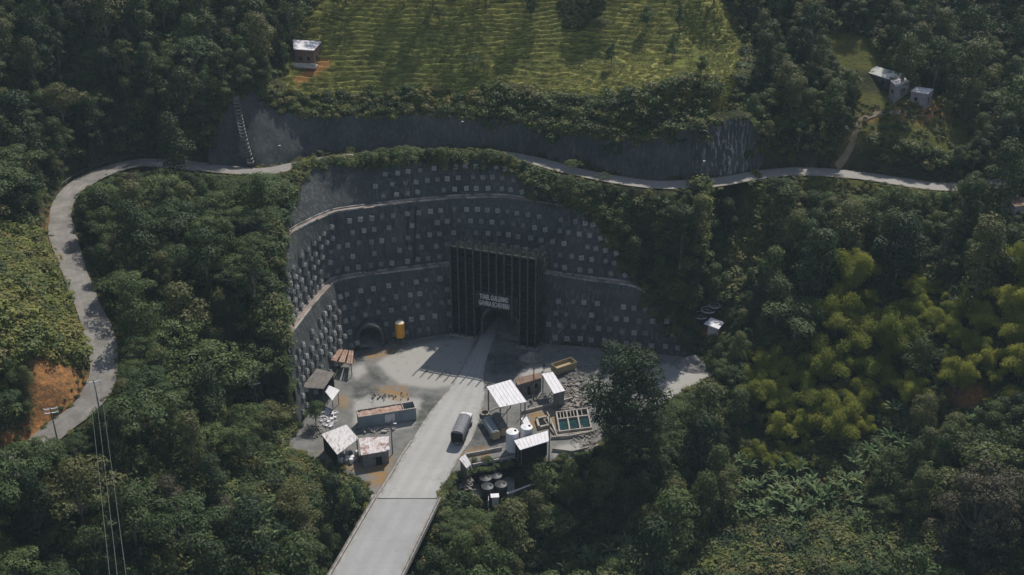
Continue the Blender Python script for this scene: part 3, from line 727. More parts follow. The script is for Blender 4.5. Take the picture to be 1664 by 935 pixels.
# tunnels: lining and collar
def tunnel(c, d, r, zs, length, name, label, coll, matc, start):
    th = thing(name, c, label, 'tunnel'); ac = Vector((d.y, -d.x, 0)); N_ = 16
    prof = [(-r, 0)]+[(-r*math.cos(math.pi*k/N_), zs+r*math.sin(math.pi*k/N_)) for k in range(N_+1)]+[(r, 0)]
    V = []; F = []; kk = len(prof)
    for l in (start, length):
        V += [tuple(c+d*l+ac*x+Vector((0, 0, z))) for x, z in prof]
    F = [(i, i+1, i+1+kk, i+kk) for i in range(kk-1)]+[tuple(range(2*kk-1, kk-1, -1))]
    MB().add(V, F).build('lining', MT['tunnel_in'], th)
    V = []; F = []
    for l, rr in ((start, 1), (start+coll, 1)):
        V += [tuple(c+d*l+ac*x+Vector((0, 0, z))) for x, z in prof]
        V += [tuple(c+d*l+ac*x*(r+.6)/r+Vector((0, 0, z if z <= 0 else z+.6*max(0, z-zs)/r))) for x, z in prof]
    for i in range(kk-1):
        F += [(i, i+kk, i+1+kk, i+1), (i+kk, i+3*kk, i+1+3*kk, i+1+kk)]
    MB().add(V, F).build('collar', matc, th)
    mb = MB(); e = c+d*start; f = c+d*length
    mb.add([e-ac*r+Vector((0,0,.02)), e+ac*r+Vector((0,0,.02)), f+ac*r+Vector((0,0,.02)), f-ac*r+Vector((0,0,.02))], [(0, 1, 2, 3)]); mb.build('roadway', MT['concrete'], th)
    return th
MT['tunnel_rim'] = simple('tunnel_rim', (.14, .14, .135), (.08, .08, .08), .6, .9)
MT['tunnel_in'] = simple('tunnel_in', (.10, .10, .10), (.05, .05, .05), .6, .9)
tunnel(TC, TDIR, 4.3, 3.4, 45, 'tunnel', 'dark main road tunnel mouth under the framed portal', 9, MT['tunnel_rim'], 2.0)
tunnel(AD, ADIR, 2.6, 2.6, 22, 'service_tunnel', 'small dark arched side tunnel at left foot of the big wall', 3.5, MT['shotcrete'], -1.3)

# ------------------------------------------------------------------ leaves
def leafarr(P, Nn, size, aspect=.55, droop=None):
    """rhombic leaves: arrays of centres, normals, sizes -> verts, faces"""
    k = len(P); Nn = Nn/(np.linalg.norm(Nn, axis=1)[:, None]+1e-9); rv = rng.normal(size=(k, 3))
    T = np.cross(Nn, rv); T /= np.linalg.norm(T, axis=1)[:, None]+1e-9; B = np.cross(Nn, T)
    s = (size*rng.uniform(.6, 1.35, k))[:, None] if np.isscalar(size) else size[:, None]
    V = np.stack([P-T*s, P-B*s*aspect+Nn*s*.12, P+T*s, P+B*s*aspect+Nn*s*.12], 1).reshape(-1, 3)
    F = np.arange(4*k).reshape(k, 4); return V, F
def lobes(cs, rs, n_per, size, up=.35, squash=1.0, inner=.25):
    Ps = []; Ns = []
    for c, r in zip(cs, rs):
        k = int(n_per*(r**2)); D = rng.normal(size=(k, 3)); D /= np.linalg.norm(D, axis=1)[:, None]
        D[:, 2] = np.where((D[:, 2] < -.35), -D[:, 2], D[:, 2])
        rad = r*(1-inner*rng.random(k)**2)*rng.uniform(.86, 1.12, k)
        P = np.array(c)+D*rad[:, None]*np.array([1, 1, squash]); Ps.append(P); Ns.append(D+np.array([0, 0, up])+rng.normal(size=(k, 3))*.26)
    return leafarr(np.concatenate(Ps), np.concatenate(Ns), size)
def mesh_from(name, parts):
    """parts: list of (V, F, material)"""
    me = bpy.data.meshes.new(name); V = np.concatenate([p[0] for p in parts]); me_v = V
    faces = []; mi = []; off = 0
    for k, (v, f, m_) in enumerate(parts):
        for q in f: faces.append(tuple(int(i)+off for i in q))
        mi += [k]*len(f); off += len(v); me.materials.append(m_)
    me.from_pydata(V.tolist(), [], faces); me.polygons.foreach_set('material_index', mi); me.update(); return me
def trunk(h, r, branches, lean=.0):
    mb = MB(); top = Vector((lean*h, 0, h*.8))
    mb.tube([(0, 0, -.6), (lean*h*.2, .05, h*.3), (lean*h*.5, -.05, h*.55), top], r, 7, r*.35)
    for c in branches:
        c = Vector(c); st = Vector((lean*h*.4, 0, min(h*.72, c.z*.55))); mid = st.lerp(c, .5)+Vector((0, 0, -.25)); mb.tube([st, mid, c], r*.4, 5, r*.12)
    return np.array(mb.v), mb.f
PROTO = {}
def mk(kind, leafmat, fn, count):
    PROTO[kind] = []
    for q in range(count):
        (lv, lf), (tv, tf) = fn(q)
        crown = mesh_from(kind+'_crown', [(lv, lf, MT[leafmat])]); tr = mesh_from(kind+'_trunk', [(tv, tf, MT['bark'])])
        both = mesh_from(kind+'_whole', [(lv, lf, MT[leafmat]), (tv, tf, MT['bark'])])
        rad = np.percentile(np.hypot(lv[:, 0], lv[:, 1]), 95); PROTO[kind].append((crown, tr, both, float(rad), float(np.percentile(lv[:, 2], 99))))
def f_round(q):
    h = 10; m_ = q % 3; k = int(rng.integers(10, 18)); cs = []; rs = []; W_ = (2.7, 4.1, 3.4)[m_]; z0_, z1_ = ((.28, 1.08), (.5, .86), (.35, .98))[m_]
    for i in range(k):
        a = rng.uniform(0, 2*math.pi); z = rng.uniform(z0_, z1_); rr = rng.uniform(.35, 1)*W_*math.sin(math.pi*min(1, (z-z0_)/(z1_-z0_)*.8+.2))
        cs.append((math.cos(a)*rr, math.sin(a)*rr, z*h)); rs.append(rng.uniform(.8, 2.1) if m_ == 2 else rng.uniform(1.1, 1.9))
    cs.append((0, 0, z1_*h*.92)); rs.append(1.7); cs.append((0, 0, h*.6)); rs.append(2.3)
    return lobes(cs, rs, 64, .215, squash=(1.0, .62, .85)[m_]), trunk(h, .3, cs[:6])
def f_umb(q):
    h = 9.5; cs = []; rs = []
    for i in range(15):
        a = i*2.4+rng.uniform(-.4, .4); rr = 4.8*math.sqrt((i+.5)/15); z = 8.6-(rr/4.8)**2*2.2+rng.uniform(-.5, .4)
        cs.append((math.cos(a)*rr, math.sin(a)*rr, z)); rs.append(rng.uniform(1.2, 1.9))
    return lobes(cs, rs, 62, .21, squash=.5, up=.7), trunk(h, .28, cs[::2])
def f_tall(q):
    h = 16; cs = []; rs = []
    for i in range(24):
        z = rng.uniform(.25, .98); a = rng.uniform(0, 6.28); rr = rng.uniform(.3, 1)*(3.9*math.sin(math.pi*min(1, (z-.1)*.98))**.7)
        cs.append((math.cos(a)*rr, math.sin(a)*rr, z*h)); rs.append(rng.uniform(1.0, 1.8))
    return lobes(cs, rs, 38, .30, squash=.8), trunk(h, .32, cs[::2])
def f_cone(q):
    h = 14; cs = []; rs = []
    for i in range(30):
        z = rng.uniform(.16, 1.0); a = rng.uniform(0, 6.28); rr = rng.uniform(.5, 1)*4.0*(1.05-z)
        cs.append((math.cos(a)*rr, math.sin(a)*rr, z*h)); rs.append(rng.uniform(.8, 1.4)*(1.25-z*.6))
    return lobes(cs, rs, 46, .28, squash=.8), trunk(h, .3, cs[::3])
def f_bush(q):
    cs = []; rs = []
    for i in range(6):
        a = rng.uniform(0, 6.28); rr = rng.uniform(0, 1.0); cs.append((math.cos(a)*rr, math.sin(a)*rr, rng.uniform(.35, 1.3))); rs.append(rng.uniform(.55, .95))
    return lobes(cs, rs, 75, .19, squash=.9, up=.5), trunk(1.2, .06, cs[:3])
def f_bamboo(q):
    P = []; Nn = []; mb = MB()
    for i in range(11):
        a = i*2.4+rng.uniform(-.5, .5); L = rng.uniform(6.5, 13.5); r0 = rng.uniform(.1, .9); reach = rng.uniform(1.2, 5.6); pts = []
        for s in np.linspace(0, 1, 12):
            rr = r0+reach*s**2.2; z = L*(s-.42*s**3.6); pts.append((math.cos(a)*rr, math.sin(a)*rr, z))
        mb.tube(pts[:10], .08, 4, .03); pts = np.array(pts)
        for s in range(3, 12):
            wd = .30+.95*math.sin(math.pi*min(1, (s-2)/10.0)); k = int(110*wd)
            D = rng.normal(size=(k, 3)); D /= np.linalg.norm(D, axis=1)[:, None]; D[:, 2] = np.where(D[:, 2] < -.3, -D[:, 2], D[:, 2])
            P.append(pts[s]+D*wd*np.array([1, 1, 1.05])*rng.uniform(.55, 1.25, k)[:, None]); Nn.append(D+np.array([0, 0, .3])+rng.normal(size=(k, 3))*.3)
    return leafarr(np.concatenate(P), np.concatenate(Nn), .26, .22), (np.array(mb.v), mb.f)
def f_giant(q):
    h = 24; cs = []; rs = []
    for i in range(105):
        z = rng.uniform(.22, .97); a = rng.uniform(0, 6.28); rr = rng.uniform(.25, 1)*7.6*math.sin(math.pi*min(1, (z-.05)*.88+.06))**.6
        cs.append((math.cos(a)*rr, math.sin(a)*rr, z*h)); rs.append(rng.uniform(1.2, 2.2))
    return lobes(cs, rs, 44, .27, squash=.62), trunk(h, .42, cs[::3])
def f_banana(q):
    V = []; F = []; mb = MB(); mb.tube([(0, 0, -.4), (.05, 0, 1.2), (0, 0, 2.3)], .2, 6, .12)
    for i in range(9):
        a = i*2.4+rng.uniform(-.3, .3); L = rng.uniform(2.2, 3.4); el = rng.uniform(.8, 1.45); w = rng.uniform(.22, .34)
        d = np.array([math.cos(a), math.sin(a), 0]); sd_ = np.array([-math.sin(a), math.cos(a), 0]); p = np.array([0, 0, 2.2]); n0 = len(V); K_ = 7
        for s in range(K_+1):
            u = s/K_; ang = el-u*u*1.1; 
            if s: p = p+(d*math.cos(ang)+np.array([0, 0, math.sin(ang)]))*L/K_
            ww = w*math.sin(math.pi*min(.97, .1+u*.9))**.6
            V += [p-sd_*ww-np.array([0, 0, .1*ww]), p+np.array([0, 0, .06]), p+sd_*ww-np.array([0, 0, .1*ww])]
        for s in range(K_):
            a0 = n0+s*3; F += [(a0, a0+1, a0+4, a0+3), (a0+1, a0+2, a0+5, a0+4)]
    return (np.array(V), F), (np.array(mb.v), mb.f)
def f_tuft(q):
    k = 34; P = rng.normal(size=(k, 3))*np.array([.42, .30, .10]); P[:, 2] = np.abs(P[:, 2])+.10
    return leafarr(P, rng.normal(size=(k, 3))*.5+np.array([0, 0, .6]), .16, .5), (np.array(MB().tube([(0, 0, -.2), (0, 0, .1), (0, .02, .2)], .02, 3).v), MB().tube([(0, 0, -.2), (0, 0, .1), (0, .02, .2)], .02, 3).f)
mk('round', 'leaf', f_round, 9); mk('umbrella', 'leaf_umb', f_umb, 4); mk('tall', 'leaf', f_tall, 3); mk('cone', 'leaf_umb', f_cone, 2)
mk('bush', 'leaf_bush', f_bush, 5); mk('darkbush', 'leaf', f_bush, 3); mk('bamboo', 'leaf_bamboo', f_bamboo, 5); mk('banana', 'leaf_banana', f_banana, 4)
mk('brown', 'leaf_brown', f_round, 2); mk('giant', 'leaf', f_giant, 1); mk('bigbrown', 'leaf_brown', f_giant, 1); mk('tuft', 'leaf_grass', f_tuft, 4); mk('grassbush', 'leaf_grass', f_bush, 3)

# ------------------------------------------------------------------ which places must stay open to view
def band(pts, hw_):
    out = []
    for (x0, y0), (x1, y1) in zip(pts[:-1], pts[1:]):
        l = math.hypot(x1-x0, y1-y0); nx, ny = -(y1-y0)/l*hw_, (x1-x0)/l*hw_; out.append([(x0+nx, y0+ny), (x1+nx, y1+ny), (x1-nx, y1-ny), (x0-nx, y0-ny)])
    return out
OPEN = [[(470,640),(486,700),(455,722),(520,752),(600,800),(540,935),(655,935),(715,830),(735,790),(770,808),(820,812),(868,790),(830,770),(828,745),(900,745),(955,732),(1000,705),(1072,662),(1150,622),(1160,600),(1122,575),(1120,545),
         (1040,465),(1000,415),(965,355),(880,308),(760,266),(640,266),(512,270),(478,300),(468,400),(466,560)],
        [(350,215),(380,155),(445,140),(475,60),(520,-20),(1180,-20),(1222,60),(1218,130),(1200,200),(1235,245),(1238,280),(1060,303),(870,264),(800,240),(640,235),(490,268),(360,272)],
        [(1402,108),(1440,103),(1525,125),(1525,178),(1480,178),(1402,150)],[(1628,315),(1700,315),(1700,342),(1628,342)],[(1122,490),(1180,490),(1186,545),(1122,545)],
        [(52,585),(90,570),(150,600),(150,640),(90,705),(60,690)]]
OPEN += band([(84,706),(120,682),(160,640),(168,600),(158,550),(135,490),(112,430),(96,370)], 16)+band([(98,370),(102,332),(130,299),(175,277),(230,264),(300,268),(370,274),(485,269)], 9)
OPEN += band([(870,262),(930,278),(1000,293),(1060,300),(1120,300),(1180,294),(1230,285),(1290,279),(1350,281),(1410,287),(1460,294),(1540,303)], 7)
OPEN += [[(-60,695),(60,672),(100,700),(60,718),(-60,728)],[(1345,45),(1400,55),(1435,105),(1400,114),(1365,105)],[(1395,150),(1525,168),(1580,225),(1540,245),(1420,212),(1372,270),(1350,265),(1385,200)],[(1214,308),(1246,308),(1238,410),(1208,470),(1180,500),(1200,400)],
         [(1530,628),(1600,615),(1612,650),(1560,668)],[(1290,288),(1470,300),(1440,318),(1300,306)]]
mgx, mgy = np.meshgrid(np.arange(-100, 1800, 2), np.arange(-60, 1000, 2), indexing='ij'); MASK = np.zeros(mgx.shape, bool)
for p in OPEN: MASK |= inpoly(mgx, mgy, p)
def masked(px, py):
    i = int((px+100)//2); j = int((py+60)//2)
    return 0 <= i < MASK.shape[0] and 0 <= j < MASK.shape[1] and MASK[i, j]
MASKB = np.zeros(mgx.shape, bool)
for p in [[(1240,700),(1235,600),(1330,590),(1400,470),(1500,440),(1720,460),(1720,630),(1520,640),(1440,600),(1390,710),(1300,745)], [(1200,740),(1400,740),(1400,830),(1200,840)]]: MASKB |= inpoly(mgx, mgy, p)
def coversB(x, y, z, r, h):
    for dx, hz_ in ((0, .95), (-.7, .75), (.7, .75)):
        px, py, _ = PX(x+dx*r, y, z+hz_*h); i = int((px+100)//2); j = int((py+60)//2)
        if 0 <= i < MASKB.shape[0] and 0 <= j < MASKB.shape[1] and MASKB[i, j]: return True
    return False
def covers(x, y, z, r, h, lowfrac=.45):
    for dx, hz in ((0, 1), (-.75, .78), (.75, .78), (-1, .55), (1, .55), (0, .6), (-.6, lowfrac), (.6, lowfrac), (0, .8)):
        px, py, _ = PX(x+dx*r, y, z+hz*h)
        if masked(px, py): return True
    return False
def inside(x, y, poly):
    r = False; x1, y1 = poly[-1][0], poly[-1][1]
    for p in poly:
        x0, y0 = p[0], p[1]
        if (y0 > y) != (y1 > y) and x < (x1-x0)*(y-y0)/(y1-y0)+x0: r = not r
        x1, y1 = x0, y0
    return r
RGX, RGY = np.meshgrid(np.arange(-260, 261, 1.0), np.arange(60, 361, 1.0), indexing='ij')
RD = polydist(RGX, RGY, ROAD[::2])[0]
def rdist(x, y): return float(RD[min(max(int(round(x+260)), 0), 520), min(max(int(round(y-60)), 0), 300)])
Z_BAMBOO = [(1215,770),(1225,600),(1330,560),(1370,485),(1500,480),(1700,490),(1720,700),(1520,660),(1440,680),(1400,730),(1330,770)]
Z_BANANA = [[(1190,760),(1290,745),(1400,760),(1400,860),(1290,870),(1190,855)],[(1370,650),(1480,655),(1480,780),(1420,780)],[(1530,640),(1590,625),(1620,700),(1530,700)],[(265,110),(270,70),(340,10),(370,0),(350,50),(300,110)],[(185,240),(190,205),(245,205),(245,250)],
            [(370,830),(455,810),(470,890),(390,890)],[(860,900),(1040,880),(1090,950),(860,960)]]
Z_LOW = [[(-80,360),(60,375),(120,470),(150,590),(110,640),(60,600),(-80,680)],[(1100,880),(1330,850),(1500,860),(1700,900),(1700,1000),(1100,1000)],[(560,745),(700,720),(760,860),(660,935),(560,935),(590,830)],
         [(1240,290),(1560,306),(1500,345),(1300,330)],[(1330,40),(1420,60),(1430,120),(1360,130)],[(1205,310),(1260,320),(1245,430),(1205,520),(1165,560),(1190,620),(1140,600),(1160,540)],[(1380,170),(1560,170),(1560,260),(1380,230)],
         [(400,740),(470,720),(600,800),(540,860),(430,800)],[(120,800),(400,772),(465,705),(480,722),(425,800),(300,832),(120,832)],[(1430,-40),(1664,-40),(1664,70),(1560,90)],[(740,760),(900,750),(960,790),(800,850),(730,850)]]
def regionname(px, py):
    if py < 270:
        if px < 330: return 'on the dark hillside above the left road bend'
        if px < 470: return 'on the slope beside the upper wall near the stepped drain'
        if px < 1230: return 'at the edge of the sunlit pasture'
        if px < 1400: return 'in the gully right of the pasture'
        return 'on the hillside around the upper right houses'
    if px < 150: return 'on the bank outside the left climbing road'
    if px < 470:
        if py < 480: return 'in the wood between road bend and wall'
        if py < 700: return 'in the tall wood beside the anchored wall'
        return 'in the lower left forest under the power lines'
    if px < 620: return 'on the slope left of the bridge'
    if px < 1100 and py > 700: return 'in the ravine right of the bridge'
    if px < 1225 and py < 700: return 'on the overgrown slope right of the wall'
    if py < 480: return 'on the wooded slope under the right stretch of road'
    if py < 720: return 'in the valley wood right of the yard'
    return 'in the lower right foreground below the bamboo'
KD = {'round': ('broadleaf_tree', 'rounded dark green tree', 'tree'), 'umbrella': ('spreading_tree', 'flat-crowned spreading green tree', 'tree'), 'tall': ('tall_tree', 'tall narrow dark tree', 'tree'),
      'cone': ('conical_tree', 'cone-shaped green tree', 'tree'), 'bamboo': ('bamboo_clump', 'arching yellow-green bamboo clump', 'bamboo'), 'banana': ('banana_plant', 'banana plant with pale leaves', 'banana plant'),
      'bigbrown': ('brown_tree', 'big brown tree', 'tree'), 'giant': ('tall_tree', 'very tall dark tree', 'tree'),
      'brown': ('brown_tree', 'brownish leafed round tree', 'tree')}
def place(kind, q, x, y, z, s, rz, label=None, group=None, name=None):
    cr, tr, both, rad, hh = PROTO[kind][q]; nm, desc, cat = KD[kind]; px, py, _ = PX(x, y, z)
    r = bpy.data.objects.new(name or nm, None); COL.objects.link(r); r.location = (x, y, z); r.rotation_euler = (0, 0, rz); r.scale = (s, s, s*random.uniform(.92, 1.1))
    if label: tag(r, label, cat, group)
    else:
        reg = regionname(px, py); tag(r, f'{desc} {reg}', cat, f'{desc}s {reg}')
    for me, cn in ((tr, {'bamboo': 'culms', 'banana': 'stem'}.get(kind, 'trunk')), (cr, {'bamboo': 'foliage', 'banana': 'leaves'}.get(kind, 'crown'))):
        o = bpy.data.objects.new(cn, me); COL.objects.link(o); o.parent = r
    return r
cands = []
from collections import defaultdict
APG = defaultdict(list)
def try_tree(x, y, big, only=False):
    z = gz(x, y); px, py, d = PX(x, y, z)
    if not (-180 < px < 1850 and -60 < py < 1150) or (470 < px < 1235 and py < 5): return
    if only and not any(inside(px, py, p) for p in Z_BANANA): return
    if inside(px, py, Z_BAMBOO): kind = 'bamboo' if random.random() < .9 else 'round'
    elif any(inside(px, py, p) for p in Z_BANANA): kind = 'banana'
    elif any(inside(px, py, p) for p in Z_LOW): return
    else:
        nz_ = float(vn(np.array([x/18]), np.array([y/18]), 88)[0]); rnd = random.random()
        kind = 'umbrella' if (nz_ > .5 and rnd < .6) or rnd < .12 else ('tall' if rnd > .92 else ('brown' if rnd > .905 else 'round'))
        if 260 < px < 480 and 380 < py < 760 and rnd < .65: kind = 'umbrella'
        if px > 1180 and kind == 'umbrella' and rnd > .12: kind = 'round'
    if big and kind == 'banana': return
    if kind == 'round' and random.random() < .06: kind = 'cone'
    q = random.randrange(len(PROTO[kind])); rad, hh = PROTO[kind][q][3:]
    lo, hi = {'round': (.95, 1.55), 'umbrella': (1.0, 1.65), 'tall': (.85, 1.15), 'cone': (.8, 1.2), 'bamboo': (.95, 1.35), 'banana': (.5, .85), 'brown': (.8, 1.2)}[kind]
    if not big and kind != 'banana': lo, hi = lo*.5, hi*.62
    base = lo*.8+(hi*1.2-lo*.8)*random.random()**1.6
    if 960 < px < 1210 and 300 < py < 600: base *= .72; kind = 'round' if kind != 'cone' else kind; q = random.randrange(len(PROTO[kind])); rad, hh = PROTO[kind][q][3:]
    if py < 250: base *= .85
    dr_ = rdist(x, y)
    for f in (1, .8, .62, .48, .36, .26):
        s = base*f
        if not covers(x, y, z, rad*s, hh*s) and dr_ > 3.2+rad*s*.6 and (kind in ('bamboo', 'banana') or (inside(px, py, Z_BAMBOO) and f < .8) or not coversB(x, y, z, rad*s, hh*s)): break
    else: return
    if s*hh < 1.6 or inside(x, y, YARD): return
    gap = .5 if kind != 'banana' else .3
    gi_, gj_ = int(x//12), int(y//12)
    for a_ in (-1, 0, 1):
        for b_ in (-1, 0, 1):
            for X_, Y_, R_ in APG[(gi_+a_, gj_+b_)]:
                if math.hypot(X_-x, Y_-y) < gap*(R_+rad*s)*(1.12 if kind == 'bamboo' else 1): return
    APG[(gi_, gj_)].append((x, y, rad*s))
    cands.append((kind, q, x, y, z, s, random.uniform(0, 6.28), px, py, d, rad*s*hh*s/d/d*(1 if (-20 < px < 1690 and -10 < py < 1010) else .02)))
for big, STEP, only in ((False, 2.5, True), (True, 4.4, False), (False, 3.5, False), (False, 2.9, False)):
    for iy, yv in enumerate(np.arange(90, 352, STEP*.87)):
        for xv in np.arange(-168, 168, STEP):
            try_tree(xv+(iy % 2)*STEP/2+random.uniform(-1.6, 1.6), yv+random.uniform(-1.6, 1.6), big, only)
TREES = sorted([c for c in cands if c[0] not in ('banana', 'bamboo')], key=lambda c: -c[-1])
for c in TREES[:285]: place(*c[:7])
bam = [c for c in cands if c[0] == 'bamboo']; ban = sorted([c for c in cands if c[0] == 'banana'], key=lambda c: c[9])
for c in bam[:290]: place(*c[:7])
for c in ban[:290]: place(*c[:7])
print('trees', len(TREES), 'bamboo', len(bam), 'banana', len(ban))

# instanced masses
def scatter(name, items, label, cat):
    """items: (kind, variant, x, y, z, (sx, sy, sz), rz) drawn by one object with geometry nodes"""
    kinds = sorted({(i[0], i[1]) for i in items}); ix = {}
    coll = bpy.data.collections.new(name+'_sources')
    for k_, (kd, q) in enumerate(kinds):
        o = bpy.data.objects.new('src_%03d' % k_, PROTO[kd][q][2]); coll.objects.link(o); ix[(kd, q)] = k_
    me = bpy.data.meshes.new(name); me.vertices.add(len(items)); me.vertices.foreach_set('co', np.array([i[2:5] for i in items], np.float32).ravel())
    a = me.attributes.new('rot', 'FLOAT_VECTOR', 'POINT'); a.data.foreach_set('vector', np.array([(0, 0, i[6]) for i in items], np.float32).ravel())
    a = me.attributes.new('scl', 'FLOAT_VECTOR', 'POINT'); a.data.foreach_set('vector', np.array([i[5] for i in items], np.float32).ravel())
    a = me.attributes.new('var', 'INT', 'POINT'); a.data.foreach_set('value', np.array([ix[(i[0], i[1])] for i in items], np.int32))
    ob = bpy.data.objects.new(name, me); COL.objects.link(ob)
    g = bpy.data.node_groups.new(name, 'GeometryNodeTree')
    g.interface.new_socket('Geometry', in_out='INPUT', socket_type='NodeSocketGeometry'); g.interface.new_socket('Geometry', in_out='OUTPUT', socket_type='NodeSocketGeometry')
    gi = g.nodes.new('NodeGroupInput'); go = g.nodes.new('NodeGroupOutput'); ip = g.nodes.new('GeometryNodeInstanceOnPoints'); ci = g.nodes.new('GeometryNodeCollectionInfo')
    ci.inputs['Collection'].default_value = coll; ci.inputs['Separate Children'].default_value = True; ci.inputs['Reset Children'].default_value = True
    def na(nm, ty):
        n_ = g.nodes.new('GeometryNodeInputNamedAttribute'); n_.data_type = ty; n_.inputs['Name'].default_value = nm; return n_.outputs['Attribute']
    g.links.new(gi.outputs[0], ip.inputs['Points']); g.links.new(ci.outputs[0], ip.inputs['Instance']); ip.inputs['Pick Instance'].default_value = True
    g.links.new(na('var', 'INT'), ip.inputs['Instance Index']); g.links.new(na('rot', 'FLOAT_VECTOR'), ip.inputs['Rotation']); g.links.new(na('scl', 'FLOAT_VECTOR'), ip.inputs['Scale'])
    g.links.new(ip.outputs[0], go.inputs[0]); md = ob.modifiers.new('scatter', 'NODES'); md.node_group = g
    return tag(ob, label, cat, kind='stuff')
scatter('forest', [(c[0], c[1], c[2], c[3], c[4], (c[5],)*3, c[6]) for c in TREES[285:]], 'dense mass of smaller dark forest trees covering the hillsides', 'forest')
# undergrowth
und = []
for _ in range(26000):
    x = random.uniform(-150, 150); y = random.uniform(110, 330); 
    und.append((x, y))
und = np.array(und); uz = ground(und[:, 0], und[:, 1]); upx, upy, ud = PX(und[:, 0], und[:, 1], uz)
udr = polydist(und[:, 0], und[:, 1], ROAD)[0]; uyd = inpoly(und[:, 0], und[:, 1], YARD)
items = []
for k in range(len(und)):
    px, py = upx[k], upy[k]
    if not (-120 < px < 1790 and -40 < py < 1060) or uyd[k]: continue
    x, y, z = und[k, 0], und[k, 1], uz[k]; s = random.uniform(.6, 1.7)
    low1 = inside(px, py, Z_LOW[0]) or inside(px, py, Z_LOW[3])
    if low1: s *= .6
    while s > .3 and (covers(x, y, z, s*1.3, s*1.9) or udr[k] < 3.2+s*1.2): s *= .7
    if s <= .3: continue
    kd = 'grassbush' if low1 and random.random() < .7 else ('bush' if random.random() < .6 else 'darkbush')
    items.append((kd, random.randrange(3), x, y, z-.1, (s*1.15, s*1.15, s), random.uniform(0, 6.28)))
for poly, n_, sc0 in ((GRASSP[1], 2600, .45), (Z_LOW[3], 900, .5), (Z_LOW[5], 900, .8), (Z_LOW[7], 700, .6), (Z_LOW[2], 900, .6), (Z_LOW[1], 1400, .7), (Z_LOW[6], 600, .7), (Z_LOW[9], 500, .6), (Z_LOW[8], 600, .6), (GRASSP[1], 1500, .8)):
    bb = np.array(poly); pts_ = [GG(random.uniform(max(-60, bb[:, 0].min()), min(1730, bb[:, 0].max())), random.uniform(max(-30, bb[:, 1].min()), min(990, bb[:, 1].max()))) for _ in range(n_)]
    for p in pts_:
        px, py, _ = PX(*p)
        if not inside(px, py, poly) or inside(p.x, p.y, YARD) or rdist(p.x, p.y) < 3.6: continue
        s = sc0*(.5+1.7*random.random()**2)
        if covers(p.x, p.y, p.z, s, s*1.5) and s > .5: continue
        items.append((random.choice(('grassbush', 'grassbush', 'bush') if poly is GRASSP[1] or poly is Z_LOW[3] else ('bush', 'bush', 'grassbush', 'darkbush')), random.randrange(3), p.x, p.y, p.z-.1, (s*1.3, s*1.3, s), random.uniform(0, 6.28)))
# strips of scrub: above the upper wall, along the crest of the big wall, down its right side
def strip(line, n_, w, smin, smax, kd=('bush', 'bush', 'darkbush', 'grassbush'), dz=-.2, dy=0):
    L = np.array([tuple(p) for p in line]); s = np.concatenate([[0], np.cumsum(np.linalg.norm(np.diff(L, axis=0), axis=1))])
    for _ in range(n_):
        q = random.uniform(0, s[-1]); p = [np.interp(q, s, L[:, i]) for i in range(3)]
        x, y = p[0]+random.uniform(-.8, .8), p[1]+random.uniform(0, w)+dy; z = max(gz(x, y), p[2]-.8) if w < 3 else gz(x, y); sc = random.uniform(smin, smax)
        items.append((random.choice(kd), random.randrange(3), x, y, z+dz, (sc*1.1, sc*1.1, sc), random.uniform(0, 6.28)))
strip(uT[6:], 520, 6.5, .55, 1.35, dy=.3); strip(uT[len(uT)//2:], 380, 10, .7, 1.9, ('bush', 'bush', 'darkbush')); strip(uT, 260, 1.6, .5, 1.0)
k0 = int(len(i3)*.72)
strip(i3[:k0], 420, 4.2, .5, 1.15); strip(i3[:k0], 200, 1.2, .4, .85); strip(i3[k0-12:], 160, 2.6, .7, 1.5, ('bush', 'darkbush'))
strip([GG(1140,330), GG(1165,380), GG(1190,430), GG(1190,480)], 260, 10, .7, 1.8, ('bush', 'bush', 'grassbush'), dy=-5)
strip([GG(1235,310), GG(1240,370), GG(1235,430)], 160, 8, .5, 1.3, ('bush', 'grassbush'), dy=-4)
strip([G(930,330,29.5), G(985,365,26), G(1020,420,20), G(1050,465,15), G(1090,510,9), G(1130,550,4)], 150, 4, .8, 1.7, ('bush', 'darkbush', 'bush'))
for k in range(len(ROAD)):
    for sg_ in (-1, 1):
        for _ in range(4):
            p = ROAD[k]+nl[k]*sg_*random.uniform(2.5, 3.5); sc = random.uniform(.12, .38); x, y = p[0]+random.uniform(-1, 1), p[1]+random.uniform(-1, 1)
            if rdist(x, y) < 2.4 or vn(np.array([x/4]), np.array([y/4]), 51)[0] < .42: continue
            items.append((random.choice(('bush', 'grassbush', 'darkbush')), random.randrange(3), x, y, max(gz(x, y), p[2]-.3)-.05, (sc*1.5, sc*1.5, sc), random.uniform(0, 6.28)))
strip(PASTW[:4], 60, 3, .5, 1.1)
for q_ in range(4):
    ln = [(486,692,0),(466,556,Z1),(462,396,Z2),(470,312,35)]
    strip([G(*p)+Vector((-1.6-q_*1.3, -.6, -.6)) for p in ln], 90, 2.5, .8, 1.8, ('darkbush', 'darkbush', 'bush'))
strip(PASTW[4:9][::-1], 150, 3.5, .5, 1.6, ('bush', 'darkbush', 'bush', 'grassbush'), dy=-1.5)
edgeY = [Vector((*YARD[i % len(YARD)], -.3)) for i in range(NWALL-1, len(YARD)+1)]
